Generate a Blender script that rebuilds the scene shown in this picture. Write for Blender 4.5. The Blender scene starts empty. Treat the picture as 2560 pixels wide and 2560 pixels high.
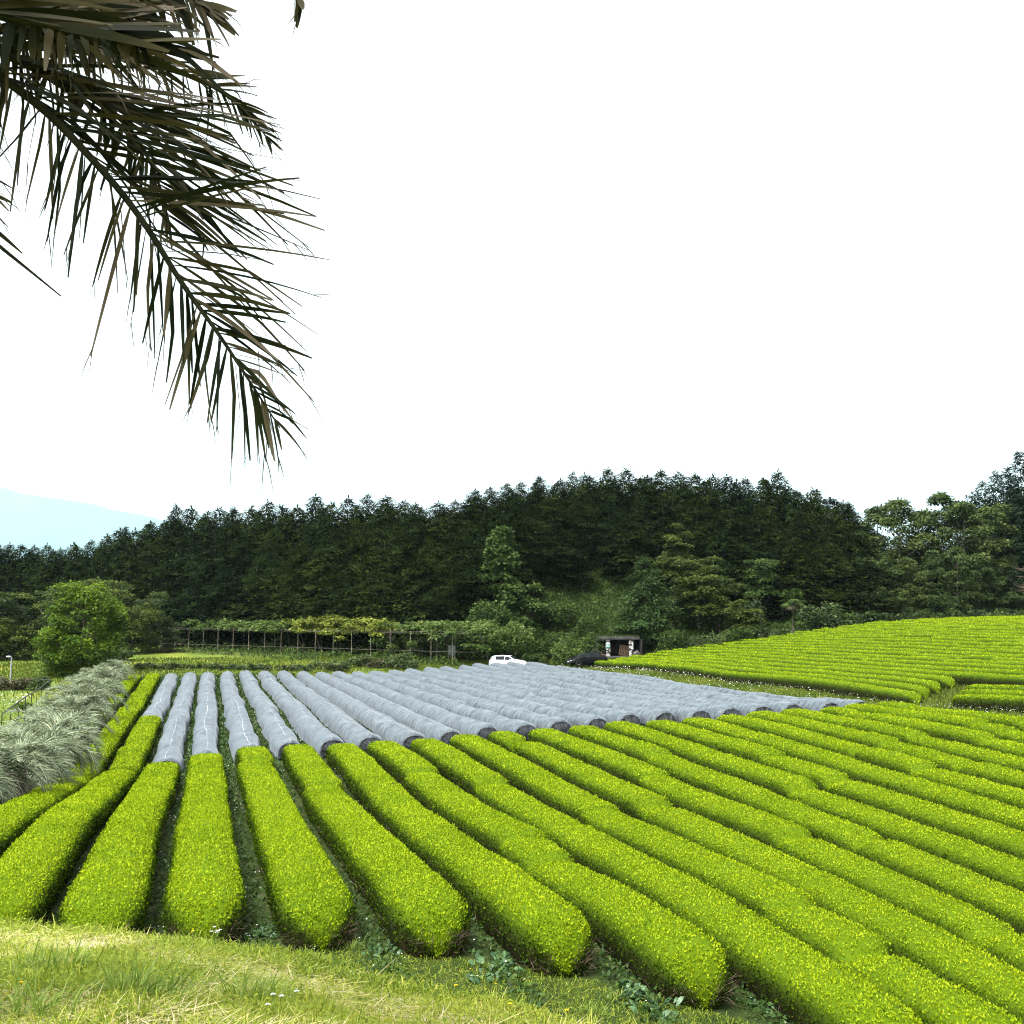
import bpy, math
import numpy as np
from mathutils import Vector, Matrix

SC = bpy.context.scene
COL = SC.collection
RNG = np.random.default_rng(7)
rad = math.radians

# ------------------------------------------------------------------ camera
HC, VH, F0, AZ = 5.3, 1563.0, 2560.0, rad(16.45)
TH = math.atan((VH - 1280) / F0)
CF = np.array([math.sin(AZ) * math.cos(TH), math.cos(AZ) * math.cos(TH), math.sin(TH)])
CR = np.array([math.cos(AZ), -math.sin(AZ), 0.0])
CU = np.cross(CR, CF)
CP = np.array([0.0, 0.0, HC])
FH = np.array([math.sin(AZ), math.cos(AZ), 0.0])


def ray(u, v):
    return CF + (u - 1280) / F0 * CR - (v - 1280) / F0 * CU


def at(u, v, d):
    """world point on the sight line (u, v) at horizontal depth d"""
    r = ray(u, v)
    return CP + r * (d / float(r @ FH))


def xy(u, d):
    p = at(u, VH, d)
    return float(p[0]), float(p[1])


def depth_lat(X, Y):
    return X * FH[0] + Y * FH[1], X * CR[0] + Y * CR[1]


cam = bpy.data.cameras.new('camera')
cam.sensor_width = 36
cam.lens = 36 * F0 / 2560
cam.clip_start = 0.1
cam.clip_end = 90000
co = bpy.data.objects.new('camera', cam)
COL.objects.link(co)
M = Matrix.Identity(4)
for i in range(3):
    M[i][0], M[i][1], M[i][2], M[i][3] = CR[i], CU[i], -CF[i], CP[i]
co.matrix_world = M
SC.camera = co

# ------------------------------------------------------------------ terrain
ROWX = {-5: -8.3, -4: -6.6, -3: -4.85, -2: -3.2, -1: -1.55}


def rx(i):
    return ROWX.get(i, 0.1 + 1.8 * i)


_PTS = [(-12, 14, -.2), (-8, 18, -.1), (-3, 19, .08), (0, 17, 0), (2, 17, .05), (3.7, 16, 0), (5.5, 15, -.15), (7.3, 13, -.45),
        (12.7, 13.6, -1.3), (18, 19.4, -1.05), (25, 27, -.35), (29, 31, .07), (32.5, 35, .6), (14, 3, -1.5), (30, 10, -.9),
        (-7, 45, -1.6), (-5, 46, -1.55), (-3, 46, -1.4), (-1.5, 44, -.95), (0, 43, -.65), (1.9, 44, -.45), (5.5, 45, -.5), (9, 45, -.4), (12.7, 45, -.2),
        (16.3, 45, .0), (20, 45, .2), (25, 45, .4), (30, 45, .6), (33, 45, .7),
        (-7, 30, -.55), (-5, 36, -.75), (-3.2, 29, -.1), (1, 30, -.38), (5, 28, -.5), (10, 30, -.65), (18, 32, -.35),
        (-6.6, 103, -.3), (-3, 105, -.1), (0, 102, 0), (7, 103, 0), (12, 105, -.15), (16, 107, -.1), (20, 107, .1), (25, 105, .35), (30, 105, .6), (33, 104, .6),
        (-7, 70, -1.3), (-3, 70, -1.0), (0, 70, -.5), (8, 72, -.35), (20, 75, .1), (32, 75, .55),
        (37, 45, .5), (37, 75, .4), (38, 106, .4), (41.5, 53, .4), (41.5, 110, .4), (45, 110, .8), (50, 110, 1.5), (55, 110, 2.1), (60, 110, 2.65),
        (65, 110, 3.25), (70, 110, 3.9), (80, 110, 5.05), (90, 110, 5.45), (120, 120, 5.7), (45, 48, 1.0), (50, 54, 1.55), (55, 59, 2.05), (60, 64, 2.6), (70, 75, 3.9), (80, 86, 5.0),
        (90, 95, 5.45), (120, 90, 5.6), (60, 20, 2.2), (90, 40, 4.5), (150, 60, 5.5),
        (-14, 40, -1.7), (-14, 80, -1.3), (-25, 60, -1.6), (-30, 100, -.2), (-20, 112, 0), (-45, 130, .1), (-60, 90, -.5), (-60, 150, .2),
        (-8, 112, .2), (4, 113, .4), (-6, 132, 1.4), (-4, 145, 1.7), (8, 133, 1.35), (20, 121, 1.2), (16, 113, .5), (26, 119, .9), (33, 112, .45), (40, 109, .75), (45, 114, 1.1), (49, 118, 1.45),
        (55, 120, 2.2), (-20, 170, 1.6), (10, 170, 2.2), (40, 170, 3), (90, 150, 5.6), (110, 150, 5.8), (140, 180, 6),
        (-200, 0, -2), (-200, 250, 1), (0, 320, 4), (200, 300, 7), (300, 0, 5), (0, -200, 2), (-700, -400, 0), (-700, 900, 0), (700, 900, 6), (900, -500, 4)]
_P = np.array(_PTS, float)
_K = np.sqrt(((_P[:, None, :2] - _P[None, :, :2]) ** 2).sum(-1) + 4.0)
_n = len(_P)
_Mx = np.zeros((_n + 1, _n + 1))
_Mx[:_n, :_n] = -_K + np.eye(_n) * .3
_Mx[:_n, _n] = 1
_Mx[_n, :_n] = 1
_W = np.linalg.solve(_Mx, np.append(_P[:, 2], 0))


def sstep(a, b, x):
    t = np.clip((x - a) / (b - a), 0, 1)
    return t * t * (3 - 2 * t)


def field_z(X, Y):
    X = np.asarray(X, float)
    Y = np.asarray(Y, float)
    s = X.shape
    X = X.ravel()
    Y = Y.ravel()
    out = np.empty(len(X))
    for a in range(0, len(X), 40000):
        q = np.stack([X[a:a + 40000], Y[a:a + 40000]], 1)
        k = np.sqrt(((q[:, None, :] - _P[None, :, :2]) ** 2).sum(-1) + 4.0)
        out[a:a + 40000] = -k @ _W[:_n] + _W[_n]
    R = np.hypot(X, Y - 60)
    f = sstep(300, 900, R)
    return (out * (1 - f) + 1.0 * f).reshape(s)


SHED = np.array([*xy(1546, 127.0), 0.0])
SHD = np.array([SHED[0], SHED[1]]) / np.hypot(SHED[0], SHED[1])      # direction camera -> shed
SHR = np.array([SHD[1], -SHD[0]])


def hill_z(X, Y):
    hh = np.interp(X, [-80, 5, 15, 26, 36, 62, 74, 86, 110, 200], [0, 1.0, 2.0, 5, 11, 10.5, 5.5, 2, 1.5, 1])
    y0 = np.interp(X, [-80, 0, 20, 30, 45, 60, 80, 120], [160, 150, 132, 122.5, 118.5, 119, 118, 140])
    h = hh * sstep(0, 29, Y - y0 - .8 * np.sin(X * .5))
    # the cutting in which the shed stands
    lx = (X - SHED[0]) * SHR[0] + (Y - SHED[1]) * SHR[1]
    ly = (X - SHED[0]) * SHD[0] + (Y - SHED[1]) * SHD[1]
    m = (1 - sstep(2.9, 3.9, np.abs(lx))) * (1 - sstep(3.4, 4.2, ly))
    return h * (1 - m)


def bank_z(X, Y):
    d, s = depth_lat(X, Y)
    x = np.clip(s / np.maximum(d, 2.0), -.9, .9)
    u = 1280 + x * F0
    t = np.interp(u, [-600, 0, 350, 530, 800, 930, 1113, 1300, 1500, 1700, 1800, 2100], [.276, .281, .287, .297, .311, .328, .344, .359, .376, .394, .42, .5])
    dc = np.interp(u, [-600, 0, 530, 930, 1300, 1700, 2100], [9.5, 9.2, 8.4, 7.6, 6.8, 5.6, 4.2])
    zc = HC - t * dc
    z = np.where(d < dc, zc + .19 * (dc - d), zc - .5 * (d - dc) - .03 * (d - dc) ** 2)
    z = np.minimum(z, 3.72)
    return z + .03 * np.sin(X * 2.1 + 1) * np.sin(Y * 1.7) + .02 * np.sin(X * 5.3) * np.sin(Y * 4.1 + 2)


def gz(X, Y):
    X = np.asarray(X, float)
    Y = np.asarray(Y, float)
    f = field_z(X, Y) + hill_z(X, Y)
    d, s = depth_lat(X, Y)
    return np.where((d < 26), np.maximum(f, bank_z(X, Y)), f)


def g1(X, Y):
    return float(gz(np.array([X]), np.array([Y]))[0])


def hit(u, v, d0=2.5, d1=200):
    """first ground point on the sight line of a pixel"""
    r = ray(u, v)
    r = r / float(r @ FH)
    d = np.concatenate([np.arange(d0, 30, .05), np.arange(30, d1, .25)])
    P = CP + d[:, None] * r
    below = np.nonzero(P[:, 2] <= gz(P[:, 0], P[:, 1]))[0]
    if len(below) == 0:
        return None
    return P[below[0]]


# ------------------------------------------------------------------ mesh helpers
class Geo:
    def __init__(s):
        s.v, s.f, s.r, s.n = [], [], [], 0

    def add(s, V, Fc, rnd=.5, mat=0):
        V = np.asarray(V, np.float32).reshape(-1, 3)
        Fc = np.asarray(Fc, np.int64)
        s.v.append(V)
        s.f.append((Fc + s.n, mat))
        s.r.append(np.broadcast_to(np.asarray(rnd, np.float32), (len(V),)))
        s.n += len(V)
        return s

    def mesh(s, name, mats, smooth=False):
        me = bpy.data.meshes.new(name)
        V = np.concatenate(s.v)
        nl = [np.full(len(f), f.shape[1]) for f, m in s.f]
        tot = np.concatenate(nl)
        loops = np.concatenate([f.ravel() for f, m in s.f]).astype(np.int32)
        start = np.concatenate([[0], np.cumsum(tot)[:-1]]).astype(np.int32)
        me.vertices.add(len(V))
        me.vertices.foreach_set('co', np.ascontiguousarray(V, np.float32).ravel())
        me.loops.add(len(loops))
        me.loops.foreach_set('vertex_index', loops)
        me.polygons.add(len(start))
        me.polygons.foreach_set('loop_start', start)
        me.polygons.foreach_set('material_index', np.concatenate([np.full(len(f), m) for f, m in s.f]).astype(np.int32))
        if smooth:
            me.polygons.foreach_set('use_smooth', np.ones(len(start), bool))
        me.update(calc_edges=True)
        at_ = me.attributes.new('rnd', 'FLOAT', 'POINT')
        at_.data.foreach_set('value', np.ascontiguousarray(np.concatenate(s.r), np.float32))
        for m in (mats if isinstance(mats, (list, tuple)) else [mats]):
            me.materials.append(m)
        return me

    def obj(s, name, mats, parent=None, loc=(0, 0, 0), smooth=False):
        return link(name, s.mesh(name, mats, smooth), parent, loc)


def link(name, data, parent=None, loc=(0, 0, 0)):
    o = bpy.data.objects.new(name, data)
    COL.objects.link(o)
    o.location = loc
    if parent:
        o.parent = parent
    return o


def empty(name, loc, rz=0):
    o = link(name, None, None, loc)
    o.rotation_euler = (0, 0, rz)
    o.empty_display_size = .3
    return o


def tag(o, label=None, cat=None, group=None, kind=None):
    if label:
        o['label'] = label
    if cat:
        o['category'] = cat
    if group:
        o['group'] = group
    if kind:
        o['kind'] = kind
    return o


_ONES = 'zeroth first second third fourth fifth sixth seventh eighth ninth tenth eleventh twelfth thirteenth fourteenth fifteenth sixteenth seventeenth eighteenth nineteenth'.split()
_TENS = {20: 'twent', 30: 'thirt', 40: 'fort', 50: 'fift', 60: 'sixt'}


def nth(n):
    if n < 20:
        return _ONES[n]
    t = n // 10 * 10
    return _TENS[t] + ('ieth' if n % 10 == 0 else 'y-' + _ONES[n % 10])


def unit(a):
    a = np.asarray(a, float)
    return a / np.maximum(np.linalg.norm(a, axis=-1, keepdims=True), 1e-9)


def kites(P, D, N, L, W):
    P = np.asarray(P, float)
    n = len(P)
    D = unit(D)
    S = unit(np.cross(D, N))
    Nn = np.cross(S, D)
    L = np.broadcast_to(np.asarray(L, float), (n,))[:, None]
    W = np.broadcast_to(np.asarray(W, float), (n,))[:, None]
    V = np.stack([P, P + D * L * .45 + S * W * .5 + Nn * W * .12, P + D * L, P + D * L * .45 - S * W * .5 + Nn * W * .12], 1)
    return V.reshape(-1, 3), np.arange(4 * n).reshape(n, 4)


def blades(P, D, L, W, droop=0., nseg=3, S=None, taper=(.8, 1, .7, .08), g=(0, 0, -1)):
    """thin strips: start P, direction D, bending towards g"""
    P = np.asarray(P, float)
    n = len(P)
    D = unit(D)
    if S is None:
        a = RNG.uniform(0, 2 * np.pi, n)
        S = np.stack([np.cos(a), np.sin(a), np.zeros(n)], 1)
        S = S - (S * D).sum(1, keepdims=True) * D
    S = unit(S)
    L = np.broadcast_to(np.asarray(L, float), (n,))[:, None]
    W = np.broadcast_to(np.asarray(W, float), (n,))[:, None]
    droop = np.broadcast_to(np.asarray(droop, float), (n,))[:, None]
    g = np.asarray(g, float)
    rows = []
    for k in range(nseg + 1):
        t = k / nseg
        c = P + D * L * t * (1 - .25 * np.clip(droop, 0, 1) * t) + g * (droop * L * t * t)
        w = W * np.interp(t, np.linspace(0, 1, len(taper)), taper) * .5
        rows += [c - S * w, c + S * w]
    V = np.stack(rows, 1).reshape(-1, 3)
    m = 2 * (nseg + 1)
    b = (np.arange(n) * m)[:, None, None]
    q = np.array([[2 * k, 2 * k + 1, 2 * k + 3, 2 * k + 2] for k in range(nseg)])[None]
    return V, (b + q).reshape(-1, 4), m


def tube(G, path, r, ns=6, rnd=.5, mat=0, cap=True):
    path = np.asarray(path, float)
    n = len(path)
    r = np.broadcast_to(np.asarray(r, float), (n,))
    T = unit(np.gradient(path, axis=0))
    ref = np.where(np.abs(T[:, 2:3]) > .9, np.array([[1., 0, 0]]), np.array([[0, 0, 1.]]))
    A = unit(np.cross(T, ref))
    B = np.cross(T, A)
    a = np.linspace(0, 2 * np.pi, ns, endpoint=False)
    V = path[:, None] + r[:, None, None] * (np.cos(a)[None, :, None] * A[:, None] + np.sin(a)[None, :, None] * B[:, None])
    i = np.arange(n - 1)[:, None] * ns
    j = np.arange(ns)[None]
    k = (j + 1) % ns
    q = np.stack([i + j, i + k, i + ns + k, i + ns + j], -1).reshape(-1, 4)
    G.add(V.reshape(-1, 3), q, rnd, mat)
    if cap:
        G.add(V[-1], np.arange(ns)[None], rnd, mat)
        G.add(V[0], np.arange(ns)[::-1][None], rnd, mat)
    return G


def box(G, lo, hi, rnd=.5, mat=0, bev=0.0):
    lo = np.array(lo, float)
    hi = np.array(hi, float)
    if bev <= 0:
        V = np.array([[x, y, z] for x in (lo[0], hi[0]) for y in (lo[1], hi[1]) for z in (lo[2], hi[2])])
        G.add(V, [[0, 1, 3, 2], [4, 6, 7, 5], [0, 4, 5, 1], [2, 3, 7, 6], [0, 2, 6, 4], [1, 5, 7, 3]], rnd, mat)
        return G
    import bmesh
    bm = bmesh.new()
    bmesh.ops.create_cube(bm, size=1)
    bmesh.ops.scale(bm, vec=Vector(hi - lo), verts=bm.verts)
    bmesh.ops.translate(bm, vec=Vector((lo + hi) / 2), verts=bm.verts)
    bmesh.ops.bevel(bm, geom=bm.edges[:], offset=bev, segments=2, affect='EDGES', profile=.5)
    bm.verts.index_update()
    V = np.array([v.co[:] for v in bm.verts])
    for f in bm.faces:
        G.add(np.zeros((0, 3)), np.zeros((0, 3), int)) if False else None
    base = G.n
    G.v.append(V.astype(np.float32))
    G.r.append(np.full(len(V), rnd, np.float32))
    G.n += len(V)
    by = {}
    for f in bm.faces:
        by.setdefault(len(f.verts), []).append([v.index + base for v in f.verts])
    for k, fs in by.items():
        G.f.append((np.array(fs), mat))
    bm.free()
    return G


def noise1(n, rng, x, step):
    """smooth 1-D value noise at positions x"""
    x = np.asarray(x, float)
    k = np.floor(x / step).astype(int)
    k0 = k.min()
    t = rng.uniform(-1, 1, k.max() - k0 + 3)
    f = x / step - k
    f = f * f * (3 - 2 * f)
    return t[k - k0] * (1 - f) + t[k - k0 + 1] * f


def grid_faces(nu, nv, wrap=False):
    i = np.arange(nu - 1)[:, None] * nv
    j = np.arange(nv if wrap else nv - 1)[None]
    k = (j + 1) % nv
    return np.stack([i + j, i + k, i + nv + k, i + nv + j], -1).reshape(-1, 4)


# ------------------------------------------------------------------ materials
def _new(name):
    m = bpy.data.materials.new(name)
    m.use_nodes = True
    nt = m.node_tree
    for n in list(nt.nodes):
        nt.nodes.remove(n)
    out = nt.nodes.new('ShaderNodeOutputMaterial')
    return m, nt, out


def _ramp(nt, stops):
    r = nt.nodes.new('ShaderNodeValToRGB')
    e = r.color_ramp.elements
    while len(e) < len(stops):
        e.new(.5)
    for k, (p, c) in enumerate(stops):
        e[k].position = p
        e[k].color = (*c, 1)
    return r


def leaf_mat(name, stops, rough=.55, trans=.3, spec=.3, tint=None, big=None):
    m, nt, out = _new(name)
    a = nt.nodes.new('ShaderNodeAttribute')
    a.attribute_name = 'rnd'
    r = _ramp(nt, stops)
    nt.links.new(a.outputs['Fac'], r.inputs[0])
    colour = r.outputs[0]
    if big:
        tc = nt.nodes.new('ShaderNodeNewGeometry')
        nz = nt.nodes.new('ShaderNodeTexNoise')
        nz.inputs['Scale'].default_value = big[0]
        nz.inputs['Detail'].default_value = 3
        nt.links.new(tc.outputs['Position'], nz.inputs['Vector'])
        r2 = _ramp(nt, [(.35, big[1]), (.65, big[2])])
        nt.links.new(nz.outputs['Fac'], r2.inputs[0])
        mx = nt.nodes.new('ShaderNodeMixRGB')
        mx.blend_type = 'MULTIPLY'
        mx.inputs[0].default_value = 1
        nt.links.new(colour, mx.inputs[1])
        nt.links.new(r2.outputs[0], mx.inputs[2])
        colour = mx.outputs[0]
    if tint:
        oi = nt.nodes.new('ShaderNodeObjectInfo')
        r3 = _ramp(nt, [(0, tint[0]), (1, tint[1])])
        nt.links.new(oi.outputs['Random'], r3.inputs[0])
        mx = nt.nodes.new('ShaderNodeMixRGB')
        mx.blend_type = 'MULTIPLY'
        mx.inputs[0].default_value = 1
        nt.links.new(colour, mx.inputs[1])
        nt.links.new(r3.outputs[0], mx.inputs[2])
        colour = mx.outputs[0]
    p = nt.nodes.new('ShaderNodeBsdfPrincipled')
    p.inputs['Roughness'].default_value = rough
    p.inputs['Specular IOR Level'].default_value = spec
    nt.links.new(colour, p.inputs['Base Color'])
    if trans > 0:
        t = nt.nodes.new('ShaderNodeBsdfTranslucent')
        nt.links.new(colour, t.inputs['Color'])
        x = nt.nodes.new('ShaderNodeMixShader')
        x.inputs[0].default_value = trans
        nt.links.new(p.outputs[0], x.inputs[1])
        nt.links.new(t.outputs[0], x.inputs[2])
        nt.links.new(x.outputs[0], out.inputs[0])
    else:
        nt.links.new(p.outputs[0], out.inputs[0])
    return m


def surf_mat(name, c1, c2, scale=8., rough=.7, bump=.0, metal=0., spec=.4, detail=6, stretch=None, coat=0., sheen=0., bscale=None, bdist=.02, lo=.35, hi=.65):
    m, nt, out = _new(name)
    tc = nt.nodes.new('ShaderNodeTexCoord')
    src = tc.outputs['Object']
    if stretch:
        mp = nt.nodes.new('ShaderNodeMapping')
        mp.inputs['Scale'].default_value = stretch
        nt.links.new(src, mp.inputs[0])
        src = mp.outputs[0]
    nz = nt.nodes.new('ShaderNodeTexNoise')
    nz.inputs['Scale'].default_value = scale
    nz.inputs['Detail'].default_value = detail
    nt.links.new(src, nz.inputs['Vector'])
    r = _ramp(nt, [(lo, c1), (hi, c2)])
    nt.links.new(nz.outputs['Fac'], r.inputs[0])
    p = nt.nodes.new('ShaderNodeBsdfPrincipled')
    p.inputs['Roughness'].default_value = rough
    p.inputs['Metallic'].default_value = metal
    p.inputs['Specular IOR Level'].default_value = spec
    p.inputs['Coat Weight'].default_value = coat
    p.inputs['Sheen Weight'].default_value = sheen
    p.inputs['Sheen Roughness'].default_value = .35
    nt.links.new(r.outputs[0], p.inputs['Base Color'])
    if bump:
        n2 = nt.nodes.new('ShaderNodeTexNoise')
        n2.inputs['Scale'].default_value = bscale or scale * 3
        n2.inputs['Detail'].default_value = 8
        nt.links.new(src, n2.inputs['Vector'])
        b = nt.nodes.new('ShaderNodeBump')
        b.inputs['Strength'].default_value = bump
        b.inputs['Distance'].default_value = bdist
        nt.links.new(n2.outputs['Fac'], b.inputs['Height'])
        nt.links.new(b.outputs[0], p.inputs['Normal'])
    nt.links.new(p.outputs[0], out.inputs[0])
    return m


MT = {}
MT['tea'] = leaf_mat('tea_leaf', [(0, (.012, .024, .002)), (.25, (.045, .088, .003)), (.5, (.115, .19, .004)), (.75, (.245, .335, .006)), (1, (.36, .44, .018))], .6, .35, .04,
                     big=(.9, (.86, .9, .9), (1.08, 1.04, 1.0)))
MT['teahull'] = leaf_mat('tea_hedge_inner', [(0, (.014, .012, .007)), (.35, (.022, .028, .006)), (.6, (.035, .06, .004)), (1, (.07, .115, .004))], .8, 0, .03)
MT['twig'] = leaf_mat('tea_twig', [(0, (.05, .035, .022)), (1, (.16, .12, .085))], .8, 0, .1)
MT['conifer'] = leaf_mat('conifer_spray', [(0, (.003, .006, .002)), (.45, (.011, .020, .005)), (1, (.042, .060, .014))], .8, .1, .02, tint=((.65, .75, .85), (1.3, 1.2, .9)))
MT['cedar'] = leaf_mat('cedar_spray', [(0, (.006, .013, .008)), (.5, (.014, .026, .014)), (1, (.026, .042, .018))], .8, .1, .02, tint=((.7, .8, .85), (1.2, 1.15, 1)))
MT['bark'] = surf_mat('bark', (.035, .026, .02), (.09, .07, .055), 6, .9, .6, stretch=(3, 3, .4))
MT['decid'] = leaf_mat('broad_leaf_bright', [(0, (.012, .03, .003)), (.5, (.06, .115, .006)), (1, (.19, .27, .012))], .5, .3, .15)
MT['decid2'] = leaf_mat('broad_leaf_dark', [(0, (.012, .024, .006)), (.5, (.03, .055, .010)), (1, (.07, .105, .018))], .55, .25, .25)
MT['chestnut'] = leaf_mat('broad_leaf_fresh', [(0, (.012, .03, .007)), (.5, (.05, .09, .018)), (1, (.14, .20, .05))], .55, .3, .12)
MT['pine'] = leaf_mat('young_conifer_spray', [(0, (.008, .02, .005)), (.5, (.032, .062, .017)), (1, (.085, .135, .04))], .7, .2, .05)
MT['maple'] = leaf_mat('maple_leaf', [(0, (.018, .03, .007)), (.5, (.05, .075, .014)), (1, (.12, .155, .028))], .55, .3, .1)
MT['acacia'] = leaf_mat('wood_leaf', [(0, (.018, .03, .009)), (.5, (.05, .076, .02)), (1, (.125, .165, .05))], .55, .3, .1, tint=((.75, .85, .9), (1.15, 1.1, 1)))
MT['vine_yellow'] = leaf_mat('wisteria_leaf', [(0, (.05, .065, .010)), (.5, (.14, .17, .024)), (1, (.26, .29, .055))], .6, .3, .08)
MT['vine'] = leaf_mat('vine_leaf', [(0, (.022, .045, .010)), (.5, (.075, .12, .025)), (1, (.18, .23, .07))], .6, .3, .08)
MT['bush'] = leaf_mat('bush_leaf', [(0, (.015, .028, .007)), (.5, (.04, .065, .012)), (1, (.09, .12, .025))], .5, .25, .3)
MT['brownbush'] = leaf_mat('reddish_bush_leaf', [(0, (.03, .03, .015)), (.5, (.07, .07, .03)), (1, (.13, .12, .06))], .6, .2, .2)
MT['silver'] = leaf_mat('silver_frond', [(0, (.025, .036, .02)), (.45, (.125, .16, .09)), (.8, (.30, .34, .20)), (1, (.48, .47, .27))], .5, .2, .3)
MT['drypalm'] = leaf_mat('dry_frond', [(0, (.05, .04, .03)), (1, (.2, .17, .13))], .8, .1, .1)
MT['palm'] = leaf_mat('date_leaflet', [(0, (.003, .005, .002)), (.35, (.010, .014, .004)), (.6, (.035, .030, .010)), (1, (.13, .105, .078))], .6, .3, .06)
MT['rachis'] = surf_mat('palm_rachis', (.006, .008, .004), (.02, .02, .01), 10, .8, .2, spec=.03)
MT['palmtrunk'] = surf_mat('palm_trunk', (.05, .04, .03), (.16, .13, .1), 4, .9, .8, bdist=.1)
MT['grass'] = leaf_mat('grass_blade', [(0, (.08, .13, .012)), (.35, (.20, .265, .022)), (.7, (.34, .37, .045)), (.88, (.48, .44, .11)), (1, (.58, .50, .32))], .6, .35, .2)
MT['meadow'] = leaf_mat('meadow_blade', [(0, (.035, .06, .008)), (.35, (.085, .125, .014)), (.7, (.17, .20, .03)), (1, (.30, .28, .09))], .6, .35, .1)
MT['longgrass'] = leaf_mat('long_grass', [(0, (.08, .15, .02)), (.6, (.19, .28, .04)), (1, (.33, .38, .09))], .5, .35, .3)
MT['weed'] = leaf_mat('weed_leaf', [(0, (.015, .035, .008)), (.5, (.04, .085, .015)), (1, (.10, .15, .03))], .55, .3, .2)
MT['dock'] = leaf_mat('dock_leaf', [(0, (.03, .07, .025)), (1, (.10, .19, .075))], .4, .3, .4)
MT['white'] = leaf_mat('white_petal', [(0, (.6, .6, .55)), (1, (.85, .85, .82))], .6, .3, .2)
MT['yellow'] = leaf_mat('yellow_petal', [(0, (.75, .5, .01)), (1, (.85, .68, .02))], .6, .2, .2)
MT['slope'] = leaf_mat('slope_weed', [(0, (.010, .020, .005)), (.5, (.036, .065, .013)), (1, (.10, .14, .027))], .6, .3, .08)


def net_mat(name, c1, c2, spec=.3, sheen=.2):
    m, nt, out = _new(name)
    tc = nt.nodes.new('ShaderNodeTexCoord')
    mp = nt.nodes.new('ShaderNodeMapping')
    mp.inputs['Scale'].default_value = (1.3, 1.9, 1.3)
    nt.links.new(tc.outputs['Object'], mp.inputs[0])
    nz = nt.nodes.new('ShaderNodeTexNoise')
    nz.inputs['Scale'].default_value = 1.5
    nz.inputs['Detail'].default_value = 7
    nz.inputs['Roughness'].default_value = .65
    nt.links.new(mp.outputs[0], nz.inputs['Vector'])
    r = _ramp(nt, [(.36, c1), (.62, c2)])
    nt.links.new(nz.outputs['Fac'], r.inputs[0])
    p = nt.nodes.new('ShaderNodeBsdfPrincipled')
    p.inputs['Roughness'].default_value = .5
    p.inputs['Specular IOR Level'].default_value = spec
    p.inputs['Sheen Weight'].default_value = sheen
    p.inputs['Sheen Roughness'].default_value = .4
    p.inputs['Sheen Tint'].default_value = (.85, .92, 1, 1)
    nt.links.new(r.outputs[0], p.inputs['Base Color'])
    b = nt.nodes.new('ShaderNodeBump')
    b.inputs['Strength'].default_value = .7
    b.inputs['Distance'].default_value = .07
    nt.links.new(nz.outputs['Fac'], b.inputs['Height'])
    nt.links.new(b.outputs[0], p.inputs['Normal'])
    nt.links.new(p.outputs[0], out.inputs[0])
    return m


MT['net'] = net_mat('shade_net', (.022, .031, .038), (.115, .140, .156))
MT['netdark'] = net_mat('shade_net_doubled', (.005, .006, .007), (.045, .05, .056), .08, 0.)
MT['seam'] = surf_mat('seam_tape', (.32, .33, .34), (.5, .5, .5), 3, .7)


def ground_mat():
    m, nt, out = _new('ground')
    a = nt.nodes.new('ShaderNodeAttribute')
    a.attribute_name = 'zone'
    sep = nt.nodes.new('ShaderNodeSeparateColor')
    nt.links.new(a.outputs['Color'], sep.inputs[0])
    g = nt.nodes.new('ShaderNodeNewGeometry')

    def nz(sc, det, stops):
        n = nt.nodes.new('ShaderNodeTexNoise')
        n.inputs['Scale'].default_value = sc
        n.inputs['Detail'].default_value = det
        n.inputs['Roughness'].default_value = .65
        nt.links.new(g.outputs['Position'], n.inputs['Vector'])
        r = _ramp(nt, stops)
        nt.links.new(n.outputs['Fac'], r.inputs[0])
        return r.outputs[0], n
    fld, _ = nz(1.3, 8, [(.3, (.012, .02, .005)), (.5, (.028, .044, .009)), (.62, (.05, .06, .018)), (.75, (.075, .065, .036))])
    bnk, n2 = nz(1.1, 9, [(.28, (.08, .12, .018)), (.45, (.17, .21, .03)), (.56, (.27, .26, .09)), (.68, (.42, .36, .24))])
    mdw, _ = nz(.16, 7, [(.3, (.05, .085, .013)), (.48, (.09, .13, .018)), (.6, (.16, .18, .025)), (.75, (.24, .235, .035))])
    hil, _ = nz(.5, 8, [(.3, (.009, .017, .004)), (.55, (.025, .042, .009)), (.75, (.05, .062, .018))])

    def mix(f, x, y):
        q = nt.nodes.new('ShaderNodeMixRGB')
        nt.links.new(f, q.inputs[0])
        nt.links.new(x, q.inputs[1])
        nt.links.new(y, q.inputs[2])
        return q.outputs[0]
    ylw, _ = nz(.3, 6, [(.3, (.12, .14, .02)), (.5, (.26, .25, .035)), (.7, (.34, .30, .06))])
    mdw = mix(a.outputs['Alpha'], mdw, ylw)
    c = mix(sep.outputs[0], fld, bnk)
    c = mix(sep.outputs[1], c, mdw)
    c = mix(sep.outputs[2], c, hil)
    p = nt.nodes.new('ShaderNodeBsdfPrincipled')
    p.inputs['Roughness'].default_value = .9
    p.inputs['Specular IOR Level'].default_value = .1
    nt.links.new(c, p.inputs['Base Color'])
    b = nt.nodes.new('ShaderNodeBump')
    b.inputs['Strength'].default_value = .7
    b.inputs['Distance'].default_value = .08
    n3 = nt.nodes.new('ShaderNodeTexNoise')
    n3.inputs['Scale'].default_value = 9
    n3.inputs['Detail'].default_value = 8
    nt.links.new(g.outputs['Position'], n3.inputs['Vector'])
    nt.links.new(n3.outputs['Fac'], b.inputs['Height'])
    nt.links.new(b.outputs[0], p.inputs['Normal'])
    nt.links.new(p.outputs[0], out.inputs[0])
    return m


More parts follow.
